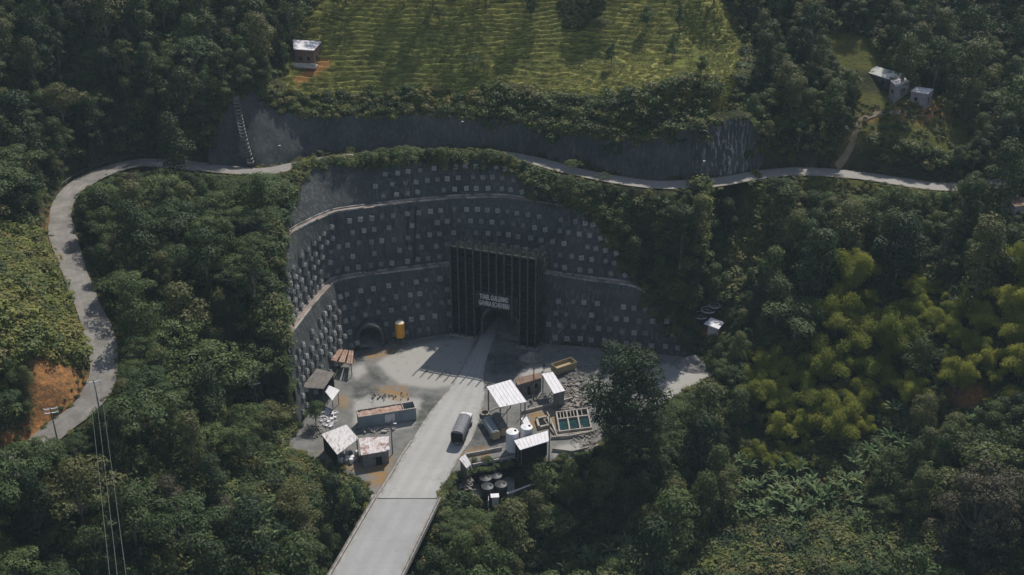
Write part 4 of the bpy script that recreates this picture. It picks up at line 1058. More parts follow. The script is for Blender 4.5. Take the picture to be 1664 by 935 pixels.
for e_ in range(len(edgeY)-1):
    a_, b_ = edgeY[e_], edgeY[e_+1]; mp = PX(*((a_+b_)/2))
    if 600 < mp[0] < 722 and mp[1] > 805: continue
    for _ in range(int((b_-a_).length*5)):
        p = a_.lerp(b_, random.random()); c_ = Vector((-5, 195, 0)); o_ = (p-c_).normalized()*random.uniform(-.6, 1.8); x, y = p.x+o_.x, p.y+o_.y; sc = random.uniform(.22, .6)
        items.append((random.choice(('bush', 'grassbush', 'darkbush')), random.randrange(3), x, y, max(gz(x, y), -1.5)-.05, (sc*1.3, sc*1.3, sc), random.uniform(0, 6.28)))
scatter('undergrowth', items, 'tangled green bushes and vines covering the slopes', 'undergrowth')
# grass tufts along the cattle steps
tx = rng.uniform(min(xs), max(xs), 60000); ty = rng.uniform(min(ys), max(ys), 60000)
tz = ground(tx, ty); tph = phase(tx, ty, tz); tfr = tph-np.floor(tph)
ok = inpoly(tx, ty, PASTP) & (rng.random(len(tx)) < np.exp(-((tfr-.55)/.2)**2)*.5+.03)
tpx, tpy, _ = PX(tx, ty, tz); ok &= (soft(SOILP[1:2], tpx, tpy, 4) < .5) & (tpy > -15)
sel = np.where(ok)[0]; print('tufts', len(sel))
scatter('grass', [('tuft', random.randrange(4), tx[k], ty[k], tz[k]+.18, (random.uniform(.8, 1.7), random.uniform(.5, .9), random.uniform(.4, 1.0)), random.uniform(-.3, .3)) for k in sel], 'sunlit yellow green grass growing on the stepped pasture', 'grass')
# dark planted plot on the pasture
def cropplot(poly, n_):
    bb = np.array(poly); out = []
    while len(out) < n_:
        px, py = random.uniform(bb[:, 0].min(), bb[:, 0].max()), random.uniform(bb[:, 1].min(), bb[:, 1].max())
        if inside(px, py, poly): p = GG(px, py); out.append(('darkbush', random.randrange(3), p.x, p.y, p.z, (random.uniform(.3, .5),)*2+(random.uniform(.5, .9),), 0))
    return out
scatter('crops', cropplot([(906,2),(990,2),(975,28),(945,52),(912,48)], 300), 'dark green crop rows planted in the middle of the pasture', 'crops')
# trees standing alone
def lone(kind, px, py, s, label, q=0, name=None): p = GG(px, py); return place(kind, q, p.x, p.y, p.z, s, px*.1, label, None, name)
lone('round', 975, 62, .62, 'dark round tree at lower edge of the crop plot on pasture', 1)
lone('round', 1050, 52, .62, 'bushy tree right of the crop plot on the pasture', 2)
lone('cone', 1103, 56, .6, 'small upright tree highest on the right part of the pasture')
lone('cone', 1092, 98, .5, 'small tree second from top on right part of pasture', 1)
lone('cone', 993, 112, .55, 'small lone tree in the middle of the pasture below the crops')
lone('round', 862, 30, .6, 'dark lone tree near the top of the pasture left of crops', 3)
lone('umbrella', 770, 118, .52, 'grey thin-leaved lone tree low on the left of the pasture', 1)
lone('round', 714, 42, .5, 'grey-green lone tree in the upper left of the pasture', 4)
lone('round', 1138, 128, .45, 'small bush-like tree near the pasture right bottom corner', 2)
lone('round', 462, 108, .62, 'very dark round tree touching the left side of pasture hut', 5)
t_ = G(1012, 742, -1); place('giant', 0, t_.x, t_.y, t_.z, 1.1, .4, 'tallest dark tree standing in front of the yard, right of the basins', None)
t_ = G(990, 735, -1); place('round', 3, t_.x, t_.y, t_.z, .8, 1.4, 'green tree at left foot of the tallest dark tree', None)
t_ = G(1052, 720, -1); place('round', 2, t_.x, t_.y, t_.z, .8, 2.4, 'green tree at right foot of the tallest dark tree', None)
for q_, (px, py, s_) in enumerate([(20,835,1.0),(-20,830,1.0),(50,800,.8),(10,850,1.2),(72,780,.7)]):
    p = GG(px, py); place(('round', 'umbrella')[q_ % 2], q_ % 4, p.x, p.y, p.z, s_, q_)
t_ = GG(1305, 500); place('cone', 0, t_.x, t_.y, t_.z, 1.25, .4, 'big cone-shaped tree rising above the wood right of the wall', None)
t_ = GG(1572, 915); place('bigbrown', 0, t_.x, t_.y, t_.z-3, .95, .4, 'big brownish round tree on a bare trunk at bottom right', None)
t_ = G(514, 692, 0); place('round', 4, t_.x, t_.y, t_.z, .62, .9, 'small dark green tree growing between the sheds at left of yard', None)
for q, (px, py, kd, s) in enumerate([(930,268,'umbrella',.42),(978,283,'umbrella',.36),(1140,303,'umbrella',.3),(1090,310,'cone',.4)]):
    p = GG(px, py+6); place(kd, q % 2, p.x, p.y-4, gz(p.x, p.y-4), s, q, ['flat-topped small tree at road edge nearest the portal side', 'second flat-topped small tree along the upper road edge', 'sparse flat-topped tree beside the roadside pole at the right bend', 'pointed small tree below the middle of the upper road'][q], None)

# ------------------------------------------------------------------ tunnel portal frame
def PL(s, off, z): return PA+PE*s+PN*off+Vector((0, 0, z))       # along the front, forward of it, height
ang = math.atan2(PE.y, PE.x)
tp = thing('tunnel_portal', PA+PE*PW/2, 'tall dark green steel frame of vertical fins around the main tunnel mouth', 'tunnel portal')
ns = 12; sp = PW/(ns-1); OPL, OPR = 3.05*sp, 8.75*sp; OPZ = 8.6; DEP = 3.6
mb = MB()
def pbox(mb, s0, s1, o0, o1, z0, z1):
    return mb.box(PL((s0+s1)/2, (o0+o1)/2, (z0+z1)/2), (abs(s1-s0), abs(o1-o0), z1-z0), ang)
pbox(mb, .1, OPL, -DEP, -.05, .2, 22.6); pbox(mb, OPR, PW-.1, -DEP, -.05, .2, 22.6); pbox(mb, OPL, OPR, -DEP, -.06, OPZ, 22.6)
mb.build('frame_core', MT['dark'], tp)
for k in range(ns):
    s = k*sp; z0 = .2
    if 4 <= k <= 7: z0 = 13.0
    if k == 8: z0 = 6.5
    mb = MB(); pbox(mb, s-.10, s+.10, .0, .95, z0, 24.3); pbox(mb, s-.08, s+.08, -.25, -.08, 20, 24.3)
    mb.tube([PL(s, -.25, 24.1), PL(s, .3, 24.9), PL(s, 1.0, 25.7)], .13, 5); mb.tube([PL(s, 1.0, 25.7), PL(s, .9, 24.2)], .12, 5); mb.build('fin', MT['steel_fin'], tp)
for k in range(ns-1):
    mb = MB(); s0, s1 = k*sp+.1, (k+1)*sp-.1
    zlo = .6 if (k < 3 or k >= 9) else 13.2
    z = 22.9
    while z > zlo:
        pbox(mb, s0, s1, -.04, .32, z, z+.16); z -= 1.15
    pbox(mb, s0, s0+.05, -.04, .30, zlo, 22.9); mb.build('planter_rack', MT['steel_dark'], tp)
mb = MB(); pbox(mb, OPL+.1, OPR-.1, -.03, .5, OPZ, 13.0); mb.build('sign_panel', MT['steel_dark'], tp)
mb = MB()
for side_s in (PW+.05,):
    for k in range(9):
        z = 1+k*2.65
        for o0, o1 in ((-.1, -1.8), (-1.8, -3.5)):
            mb.tube([PL(side_s, o0, z), PL(side_s+.6, (o0+o1)/2, z+1.3), PL(side_s, o1, z+2.5)], .07, 5)
    for o0 in (0, -1.2, -2.4, -3.6): mb.tube([PL(side_s+.35, o0, .2), PL(side_s+.35, o0, 12), PL(side_s+.35, o0, 24.8)], .09, 5)
mb.build('side_bracing', MT['steel_fin'], tp)
def portal_leaves():
    P = []; Nn = []
    for s, o_, z, k, sc in [(random.uniform(.2, 3*sp), .3, random.uniform(1, 24), 14, .4) for _ in range(60)]+[(random.uniform(8.8*sp, PW), .3, random.uniform(1, 24), 14, .4) for _ in range(80)]+\
            [(PW+.3, random.uniform(-3.6, 0), random.uniform(1, 23), 24, .5) for _ in range(190)]+[(random.uniform(0, PW), random.uniform(-3.4, -.1), 22.75, 12, .42) for _ in range(100)]:
        c_ = PL(s, o_, z); D = rng.normal(size=(k, 3))*sc; P.append(np.array(c_)+D*np.array([.8, .8, .7])); Nn.append(D+np.array([PN.x, PN.y, .8]))
    return leafarr(np.concatenate(P), np.concatenate(Nn), .16, .6)
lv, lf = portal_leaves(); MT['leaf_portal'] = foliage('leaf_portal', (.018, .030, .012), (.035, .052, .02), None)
mb = MB(); mb.add(lv.tolist(), lf.tolist()); mb.build('planting', MT['leaf_portal'], tp)
for f0, f1 in ((-.6, OPL+.3), (OPR-.3, PW+.5)): mb = MB(); pbox(mb, f0, f1, -DEP, .9, -.1, .35); mb.build('footing', MT['concrete'], tp)
for txt, z, w in (('TUNEL GUILLERMO', 11.1, 6.9), ('GAVIRIA ECHEVERRI', 9.45, 7.4)):
    cu = bpy.data.curves.new('t', 'FONT'); cu.body = txt; cu.size = 1.75; cu.extrude = .09; cu.offset = .018; cu.align_x = 'CENTER'; cu.space_character = 1.0
    tmp = bpy.data.objects.new('t', cu); COL.objects.link(tmp); bpy.context.view_layer.update()
    me = bpy.data.meshes.new_from_object(tmp.evaluated_get(bpy.context.evaluated_depsgraph_get())); bpy.data.objects.remove(tmp)
    co = np.zeros(len(me.vertices)*3); me.vertices.foreach_get('co', co); co = co.reshape(-1, 3)
    co[:, 0] = (co[:, 0]-co[:, 0].mean()*0)*w/(co[:, 0].max()-co[:, 0].min()); cen = PL((OPL+OPR)/2-.5, .62, z)-worg(tp)
    W_ = np.array([np.array(cen)+np.array(PE)*a_+np.array([0, 0, 1])*b2+np.array(PN)*c2 for a_, b2, c2 in co]); me.vertices.foreach_set('co', W_.ravel()); me.update()
    me.materials.clear(); me.materials.append(MT['letters']); o = bpy.data.objects.new('lettering', me); COL.objects.link(o); o.parent = tp

# ------------------------------------------------------------------ bridge
tb = thing('bridge', G(650, 870, 0), 'long grey concrete road bridge coming from the bottom of the picture', 'bridge')
bl0, br0 = G(612,812), G(712,812); bl1, br1 = G(540,935), G(652,935)
dl = (bl1-bl0); dr2 = (br1-br0); kx = 3.6; bl2 = bl0+dl*kx; br2 = br0+dr2*kx
nb = 40; Lb = np.array([tuple(bl0.lerp(bl2, q/nb)) for q in range(nb+1)]); Rb = np.array([tuple(br0.lerp(br2, q/nb)) for q in range(nb+1)])
o = ribbon('deck_surface', Lb, Rb, MT['road_bridge'], 10, .19, .04); o.parent = tb
o.data.transform(Matrix.Translation(-worg(tb))); del o['kind']
mb = MB(); mb.slab([bl0+Vector((-.7,.6,.1)), br0+Vector((.7,.6,.1)), br2+Vector((.7,0,.1)), bl2+Vector((-.7,0,.1))], .5); mb.build('deck', MT['concrete'], tb)
for L0, L1, sg in ((bl0, bl2, -1), (br0, br2, 1)):
    mb = MB(); n_ = 34
    d_ = (L1-L0).normalized(); a_ = math.atan2(d_.y, d_.x); len_ = (L1-L0).length
    mb.box((L0+L1)/2+Vector((sg*.35, 0, .38)), (len_, .45, .40), a_); mb.build('parapet', MT['pale_concrete'], tb)
    mb = MB()
    mb.tube([L0+Vector((sg*.4, 0, 1.05)), L1+Vector((sg*.4, 0, 1.05))], .05, 6)
    for q in range(n_+1):
        p = L0.lerp(L1, q/n_); mb.tube([p+Vector((sg*.4, 0, .5)), p+Vector((sg*.4, 0, 1.1))], .05, 5)
    mb.build('railing', MT['post'], tb)
    for inn in (1.0, 3.6):
        mb = MB(); mb.box((L0+L1)/2+Vector((-sg*inn, 0, -1.3)), (len_, .55, 1.9), a_); mb.build('girder', MT['concrete'], tb)
for q in (.3, .62, .9):
    pl, pr = bl0.lerp(bl2, q), br0.lerp(br2, q); mb = MB()
    mb.box((pl+pr)/2+Vector((0, 0, -2.6)), (10.5, 1.6, 1.0), 0)
    for k in (.25, .75):
        p = pl.lerp(pr, k); g_ = gz(p.x, p.y); mb.tube([(p.x, p.y, g_-1), (p.x, p.y, (g_-3)/2), (p.x, p.y, -2.2)], .75, 12)
    mb.build('pier', MT['concrete'], tb)
mb = MB(); mb.box((bl0+br0)/2+Vector((0, .9, -1.6)), ((br0-bl0).length+2.2, 1.2, 3.2), 0); mb.build('abutment', MT['concrete'], tb)
mb = MB(); mb.box((bl0+br0)/2+Vector((0, .02, .225)), ((br0-bl0).length-.3, .22, .03), 0); mb.build('expansion_joint', MT['steel_dark'], tb)
# kerb beside the approach
mb = MB()
for q in range(0, 18):
    a_, b_ = Lw[q], Lw[q+1]; mb.tube([(a_[0]-.2, a_[1], .35), (b_[0]-.2, b_[1], .35)], .2, 4)
single(mb, 'kerb', MT['pale_concrete'], 'pale low kerb along left edge of road just past the bridge', 'kerb')

# ------------------------------------------------------------------ generic sheds
def quad(pts, zs): return [G(px, py, z) for (px, py), z in zip(pts, zs)]
def shed(name, pts, zs, roofmat, label, walls=(0, 1, 2, 3), wallmat='grey_wall', posts=True, zb=None, cat='shed', th=.12, holes=None, eave=.35, postr=.12):
    Q = quad(pts, zs); cen = sum(Q, Vector())/4; zb = 0 if zb is None else zb
    tt = thing(name, (cen.x, cen.y, zb), label, cat)
    mb = MB(); mb.slab(Q, th)
    # purlins under the sheet
    mb.build('roof', MT[roofmat], tt)
    mb = MB()
    nr_ = max(3, int((Q[1]-Q[0]).length/.75))
    for k in range(nr_+1): mb.tube([Q[0].lerp(Q[1], k/nr_)+Vector((0, 0, .03)), Q[3].lerp(Q[2], k/nr_)+Vector((0, 0, .03))], .028, 4)
    mb.build('roof_ribs', MT[roofmat], tt)['kind'] = 'stuff'
    I = [q.lerp(Vector((cen.x, cen.y, q.z)), eave/max(1.0, (q-cen).length)*1.2) for q in Q]
    mb = MB()
    for a_, b_ in ((0, 1), (3, 2)):
        for k in range(4):
            p = I[a_].lerp(I[b_], k/3); 
        mb.tube([I[a_]+Vector((0, 0, -.2)), I[b_]+Vector((0, 0, -.2))], .07, 4)
    for k in range(4):
        mb.tube([I[0].lerp(I[1], k/3)+Vector((0, 0, -.2)), I[3].lerp(I[2], k/3)+Vector((0, 0, -.2))], .06, 4)
    mb.build('rafters', MT['wood'], tt)
    if posts:
        for q in I:
            MB().tube([(q.x, q.y, zb-.6), (q.x, q.y, (q.z+zb)/2), (q.x, q.y, q.z-.15)], postr, 6).build('post', MT['post'], tt)
    for w in walls:
        a_, b_ = I[w], I[(w+1) % 4]; n_ = (b_-a_).cross(Vector((0, 0, 1))).normalized()*.07
        V = [Vector((a_.x, a_.y, zb-.5)), Vector((b_.x, b_.y, zb-.5)), Vector((b_.x, b_.y, b_.z-.25)), Vector((a_.x, a_.y, a_.z-.25))]
        MB().add([v-n_ for v in V]+[v+n_ for v in V], [(0,1,2,3),(7,6,5,4),(0,4,5,1),(1,5,6,2),(2,6,7,3),(3,7,4,0)]).build('wall', MT[wallmat], tt)
        if holes and w in holes:
            for (u0, u1, z0, z1, nm, mt_) in holes[w]:
                m0 = a_.lerp(b_, u0); m1 = a_.lerp(b_, u1)
                cc = (m0+m1)/2; aa = math.atan2((b_-a_).y, (b_-a_).x)
                MB().box((cc.x, cc.y, zb+(z0+z1)/2), ((Vector(m1)-Vector(m0)).length, .22, z1-z0), aa).build(nm, MT[mt_], tt)
    return tt, Q
def clutter(name, px0, py0, px1, py1, n_, mat, label, cat, z=0, smax=.9, bars=True):
    mb = MB()
    for _ in range(n_):
        p = G(random.uniform(px0, px1), random.uniform(py0, py1), z)
        if bars and random.random() < .6:
            a_ = random.uniform(0, 3.14); l = random.uniform(.6, 2.4); mb.box(p+Vector((0, 0, random.uniform(.08, .5))), (l, random.uniform(.05, .16), random.uniform(.05, .14)), a_, ry=random.uniform(-.25, .25))
        else: mb.box(p+Vector((0, 0, .25)), (random.uniform(.15, smax*.7), random.uniform(.15, smax*.7), random.uniform(.1, .45)), random.uniform(0, 3))
    o = mb.build(name, MT[mat]); return tag(o, label, cat, kind='stuff')

# left side of yard
shed('shed', [(515,599),(544,606),(526,632),(490,630)], [5.2,5.2,4.4,4.4], 'grey_sheet', 'big shed with brown-grey sheet roof against the left wall', walls=(0, 3), wallmat='dark')
shed('shed', [(534,626),(552,634),(540,651),(528,636)], [3.6,3.6,3.2,3.2], 'white_metal', 'small lean-to with a bright white roof beside the brown-grey shed', walls=(), postr=.08)
shed('shed', [(522,706),(563,690),(583,713),(548,739)], [3.8,4.2,3.4,3.2], 'worn_metal', 'leaning shed with streaked rusty white roof, left one of the pair', walls=(3,), wallmat='dark')
shed('shed', [(583,712),(632,709),(633,732),(587,740)], [3.7,3.7,3.2,3.2], 'rusty_white', 'grey walled hut with patchy white rusty roof, right one of the pair', walls=(0, 1, 2, 3), holes={2: [(.25, .5, 0, 2.0, 'door', 'dark')]})
# white rolls stacked below the leaning shed
for q in range(14):
    p = G(548+q % 5*7.5+random.uniform(-2, 2), 741+(q//5)*6+random.uniform(-2, 2), 0); r_ = random.uniform(.38, .55)
    mb = MB(); mb.lathe(p+Vector((0, 0, .0)), [(r_*.9, 0), (r_, .15), (r_, .95), (r_*.85, 1.05), (r_*.3, 1.1)], 12)
    single(mb, 'sack', MT['white_plastic'] if q % 3 else MT['scrap'], 'pale bulging sack stacked under the leaning shed front', 'sack', 'sacks heaped in front of leaning shed', smooth=True)
# brick coloured scaffold stack
tt = thing('scaffold_stack', G(560, 606), 'open rust and pink timber rack against the left wall foot', 'rack')
mb = MB(); A4 = [G(540,606,0), G(553,588,0), G(574,590,0), G(572,612,0)]
for q in A4: mb.tube([q, q+Vector((0, 0, 1.5)), q+Vector((0, 0, 3.2))], .09, 5)
for k in range(4): mb.tube([A4[k]+Vector((0,0,3.0)), A4[(k+1)%4]+Vector((0,0,3.0))], .08, 5)
mb.build('frame', MT['wood'], tt)
mb = MB()
for k in range(11):
    a_ = A4[0].lerp(A4[3], k/10)+Vector((0, 0, 3.15)); b_ = A4[1].lerp(A4[2], k/10)+Vector((0, 0, 3.1))
    if k in (3, 7): continue
    mb.tube([a_, b_], random.uniform(.14, .3), 4)
mb.build('planks', MT['rust'], tt)
clutter('scrap_heap', 520, 668, 545, 695, 60, 'white_metal', 'heap of white plastic scraps between tree and leaning shed', 'scrap')
clutter('scrap_heap', 500, 690, 530, 712, 40, 'scrap', 'heap of brown timber scraps at left corner of the yard', 'scrap')
# open container
tt = thing('open_container', G(630, 690), 'long open-topped blue-grey container filled with rusty scrap', 'container')
c0, c1 = G(584,698), G(677,683); dv = (c1-c0).normalized(); nv = Vector((-dv.y, dv.x, 0)); Lc = (c1-c0).length; Wc, Hc = 2.6, 2.9; aa = math.atan2(dv.y, dv.x)
def CB(mb, s0, s1, o0, o1, z0, z1): return mb.box(c0+dv*(s0+s1)/2+nv*(o0+o1)/2+Vector((0, 0, (z0+z1)/2)), (s1-s0, o1-o0, z1-z0), aa)
mb = MB(); CB(mb, 0, Lc, 0, Wc, .15, .35); CB(mb, 0, Lc, 0, .12, .35, Hc); CB(mb, 0, Lc, Wc-.12, Wc, .35, Hc); CB(mb, 0, .12, .12, Wc-.12, .35, Hc); CB(mb, Lc-.12, Lc, .12, Wc-.12, .35, Hc)
for k in range(int(Lc/.45)): CB(mb, .2+k*.45, .38+k*.45, -.07, -.001, .4, Hc-.15)
mb.build('box', MT['container'], tt)
mb = MB(); CB(mb, -.06, Lc+.06, -.09, .16, Hc, Hc+.16); CB(mb, -.06, Lc+.06, Wc-.16, Wc+.09, Hc, Hc+.16); CB(mb, -.06, .16, .16, Wc-.16, Hc, Hc+.16); CB(mb, Lc-.16, Lc+.06, .16, Wc-.16, Hc, Hc+.16); CB(mb, Lc*.78, Lc*.78+.15, .16, Wc-.16, Hc-.1, Hc+.12)
mb.build('rim', MT['pale_concrete'], tt)
mb = MB(); CB(mb, Lc*.45, Lc*.62, -.115, -.075, .7, Hc-.3); mb.build('patch', MT['worn_metal'], tt)
mb = MB()
gx = 30
V = []; F = []
for a_ in range(gx+1):
    for b2 in range(7):
        s_ = .2+(Lc*.77-.2)*a_/gx; o_ = .15+(Wc-.3)*b2/6; z_ = Hc-.5+.75*float(fbm(np.array([s_*.9]), np.array([o_*.9]), 3)[0]); V.append(tuple(c0+dv*s_+nv*o_+Vector((0, 0, z_))))
for a_ in range(gx):
    for b2 in range(6): k = a_*7+b2; F.append((k, k+7, k+8, k+1))
mb.add(V, F); mb.build('scrap_load', MT['rust'], tt)
clutter('timber_pile', 586, 697, 640, 704, 26, 'pale_concrete', 'pale timber poles lying along the foot of the open container', 'timber')
clutter('rubble', 605, 640, 665, 652, 40, 'scrap', 'small pale stones and rubble above the open container', 'rubble', smax=.5, bars=False)

# right side compound
shed('canopy', [(790.7,628.6),(830,617),(856,653),(812,662)], [6.4,6.6,6.4,6.2], 'white_metal', 'largest white canopy roof on tall posts beside the road', walls=(), cat='canopy', postr=.14)
shed('canopy', [(880.5,607.7),(898.5,604.7),(918.4,635),(900,640)], [4.6,4.6,4.2,4.2], 'white_metal', 'narrow slanting white canopy next to the beige container', walls=(2,), cat='canopy', wallmat='grey_wall')
shed('shed', [(835,716),(890,700),(892,717),(845,731.5)], [3.4,3.6,3.3,3.1], 'white_metal', 'white roofed shed with dark front next to white tanks', walls=(0, 1, 2, 3), wallmat='dark')
shed('building', [(836,615),(877,606),(882,614),(841,626)], [3.8,3.8,3.3,3.3], 'fibre', 'low grey building with a reddish brown sheet roof', walls=(0, 1, 2, 3), wallmat='grey_wall', cat='building', holes={2: [(.15, .28, 1.2, 2.2, 'window', 'dark'), (.5, .62, 0, 2.1, 'door', 'dark')]})
shed('shed', [(846,680),(856,677),(866,696),(858,700)], [2.6,2.6,2.4,2.4], 'white_metal', 'tiny white roof wedged behind the right-hand white tank', walls=(), postr=.06)
shed('shed', [(746,745.5),(756,738),(766,755),(758,761)], [2.2,2.4,2.2,2.0], 'worn_metal', 'little hut with white tin roof on bank beside the road', walls=(3,), wallmat='wood', zb=-1.2)
def tank(px, py, r, h, label, mat='white_plastic', z=0, group=None, lidr=.25, dark=None):
    p = G(px, py, z+h); p.z = z; tt = thing('water_tank', p, label, 'tank', group)
    MB().lathe(p, [(r*.97, 0), (r, .1), (r, h*.48), (r*1.02, h*.5), (r, h*.52), (r, h-.15), (r*.93, h-.02), (r*.3, h+.10), (.05, h+.14)], 24).build('tank_body', MT[mat], tt, smooth=False)
    MB().lathe(p+Vector((r*.45, .1, h+.02)), [(lidr, 0), (lidr, .16), (lidr*.8, .2)], 10).build('hatch', MT[dark or 'dark'], tt)
    return tt
tank(832.6, 701, 1.28, 4.4, 'front white cylindrical tank with hatch, left of the pair')
tank(855.7, 693.4, 1.25, 4.0, 'white cylindrical tank half hidden behind white shed roof')
for k, ((px, py), lb) in enumerate(zip([(789,776),(806,772),(792,790),(814,786.6)], ['black round water tank, upper left of the four below the yard', 'black round water tank, upper right of the four below the yard', 'black round water tank, lower left of the four below the yard', 'black round water tank, lower right of the four below the yard'])):
    tank(px, py, 1.28, 2.6, lb, 'black_plastic', -4.5, 'black water tanks below the yard', dark='steel_dark')
# terrace and dark slatted wall behind the black tanks
mb = MB(); mb.prism([tuple(G(*p, -4.5)[:2]) for p in [(768,812),(836,802),(836,766),(768,778)]], -8, -4.5); single(mb, 'tank_platform', MT['concrete'], 'sunken concrete slab carrying the black tanks', 'platform')
tt = thing('slatted_wall', G(800, 748), 'dark horizontally slatted retaining wall above the black tanks', 'wall')
a_, b_ = G(768,752,0), G(836,738,0); d_ = (b_-a_).normalized(); aa2 = math.atan2(d_.y, d_.x); ll = (b_-a_).length
for k in range(7):
    MB().box((a_+b_)/2+Vector((0, -.3-k*.10, -.30-k*.64)), (ll, .4, .48), aa2).build('slat', MT['steel_dark'] if k else MT['pale_concrete'], tt)
MB().box((a_+b_)/2+Vector((0, -.45, -2.4)), (ll, .2, 4.8), aa2, rx=-.15).build('backing', MT['dark'], tt)
# white pipe and box below the tanks
mb = MB(); mb.tube([G(812,806,-4.0), G(835,799,-3.8), G(855,791,-3.6), G(872,785,-3.3)], .22, 8, .16); single(mb, 'pipe', MT['white_plastic'], 'long pale pipe lying on the bushes below the yard', 'pipe', smooth=True)
tt = thing('pump_cabinet', G(804, 818, -4.5), 'small white cabinet at the lower end of the pale pipe', 'cabinet')
p = G(805, 820, -4.5); MB().box(p+Vector((0, 0, 1.0)), (1.2, 1.0, 2.0), .1).build('cabinet_body', MT['white_wall'], tt, bevel=.04); MB().box(p+Vector((-.1, 0, 2.08)), (1.6, 1.2, .12), .1).build('lid', MT['white_metal'], tt)
mb = MB()
for q in range(4): mb.tube([p+Vector((-1.3-.2*(q % 2), .5*q-.8, -.4)), p+Vector((-1.3, .5*q-.8, 1.6))], .05, 5)
mb.tube([p+Vector((-1.3, -.8, 1.5)), p+Vector((-1.3, .7, 1.5))], .05, 5); mb.build('frame', MT['white_metal'], tt)
# horizontal steel tanks
for (px, py), lb in (((792,692), 'grey horizontal steel tank lying left of the white tanks'), ((806,686), 'second grey horizontal tank lying right behind the first one')):
    p = G(px, py, 0); tt = thing('fuel_tank', p, lb, 'tank'); q = G(px+15, py+26, 0); d_ = (q-p).normalized(); l = 5.6
    c_ = p+Vector((0, 0, 1.35)); k2 = 12; mb = MB(); mb.tube([c_+d_*.0, c_+d_*.12, c_+d_*l*.5, c_+d_*(l-.12), c_+d_*l], 1.05, 18); mb.build('drum', MT['container'] if px < 800 else MT['grey_wall'], tt)
    mb = MB()
    for k in (.2, .8): mb.box(p+d_*l*k+Vector((0, 0, .25)), (.35, 2.0, .7), math.atan2(d_.y, d_.x))
    mb.build('saddle', MT['concrete'], tt); MB().box(c_+d_*(l+.1)+Vector((0, 0, 0)), (.12, 1.5, 1.8), math.atan2(d_.y, d_.x)).build('end_plate', MT['beige'], tt)
# round mixer-like stone ring by the road
tt = thing('well_ring', G(788, 676), 'round tan concrete ring with dark hollow beside the road', 'well')
p = G(788, 675); MB().lathe(p, [(1.0, 0), (1.05, .7), (.7, .75), (.65, .2), (.6, .18)], 16).build('ring', MT['scrap'], tt); MB().lathe(p+Vector((0, 0, .5)), [(.6, 0), (.55, .06)], 14).build('hollow', MT['dark'], tt)
mb = MB(); mb.tube([p+Vector((.9, .2, .8)), p+Vector((2.4, .9, 1.2)), p+Vector((4.2, 1.4, 1.3))], .17, 8); mb.build('chute', MT['pale_concrete'], tt)
# beige container
tt = thing('flatbed_box', G(920, 606), 'long tan box body lying behind the narrow white canopy', 'container')
c0, c1 = G(905,613), G(937,602); dv = (c1-c0).normalized(); nv = Vector((-dv.y, dv.x, 0)); Lc = (c1-c0).length; aa = math.atan2(dv.y, dv.x)
mb = MB(); CB(mb, 0, Lc, 0, .1, .5, 2.2); CB(mb, 0, Lc, 2.3, 2.4, .5, 2.2); CB(mb, 0, .1, .1, 2.3, .5, 2.2); CB(mb, Lc-.1, Lc, .1, 2.3, .5, 2.2); CB(mb, 0, Lc, 0.1, 2.3, 1.2, 1.35)
for k in range(6): CB(mb, .3+k*.75, .42+k*.75, -.06, -.001, .55, 2.1)
mb.build('sides', MT['beige'], tt)
mb = MB(); CB(mb, .2, Lc-.2, .5, .7, 0, .5); CB(mb, .2, Lc-.2, 1.7, 1.9, 0, .5); mb.build('skids', MT['wood'], tt)
# basins
tt = thing('settling_basins', G(925, 690), 'tan concrete settling basins with teal water in two cells', 'basins')
o0 = G(904,676); ex = (G(944,671)-o0); ey = (G(909.7,709.8)-o0); 
def BW(mb, u0, v0, u1, v1, w=.28, h=1.0, z=0):
    a_ = o0+ex*u0+ey*v0; b_ = o0+ex*u1+ey*v1; d_ = b_-a_; mb.box((a_+b_)/2+Vector((0, 0, z+h/2)), (d_.length+w, w, h), math.atan2(d_.y, d_.x))
mb = MB()
for v in (0, .34, .93): BW(mb, 0, v, 1.25, v, h=1.0+.02*v)
for u in (0, .40, .82, 1.25): BW(mb, u, 0, u, .93, h=.97)
for u in (.14, .27, .55, .68, 1.0): BW(mb, u, 0, u, .34, w=.16, h=.94)
BW(mb, -.35, -.1, -.12, 1.05, h=.8); BW(mb, -.12, 1.04, 1.3, 1.04, h=.7)
mb.build('basin_walls', MT['pale_concrete'], tt)
for u0, u1 in ((.03, .38), (.43, .80), (.85, 1.22)):
    mb = MB(); P4 = [o0+ex*u0+ey*.38, o0+ex*u1+ey*.38, o0+ex*u1+ey*.9, o0+ex*u0+ey*.9]; mb.prism([(p.x, p.y) for p in P4], .3, .55); mb.build('water', MT['water'], tt)
mb = MB(); P4 = [o0+ex*.02+ey*.03, o0+ex*1.23+ey*.03, o0+ex*1.23+ey*.31, o0+ex*.02+ey*.31]; mb.prism([(p.x, p.y) for p in P4], .2, .35); mb.build('sediment', MT['dark'], tt)
tt = thing('small_basin', G(882, 692), 'small dark square basin with tan rim above the white shed', 'basin')
o0 = G(872,684); ex = G(890,680)-o0; ey = G(876,698)-o0; mb = MB()
for a4 in ((0,0,1,0),(1,0,1,1),(1,1,0,1),(0,1,0,0)): BW(mb, *a4, w=.45, h=.7)
mb.build('rim', MT['pale_concrete'], tt); mb = MB(); P4 = [o0+ex*.05+ey*.05, o0+ex*.95+ey*.05, o0+ex*.95+ey*.95, o0+ex*.05+ey*.95]; mb.prism([(p.x, p.y) for p in P4], .1, .3); mb.build('water', MT['dark'], tt)
mb = MB(); o0 = G(889,682); ex = G(909,708)-o0; ey = G(884,685)-o0; BW(mb, 0, 0, 1, 0, h=.5); BW(mb, 0, 1, 1, 1, h=.5); BW(mb, 0, 0, 0, 1, h=.48); single(mb, 'channel', MT['scrap'], 'tan open concrete channel slanting beside the settling basins', 'channel')
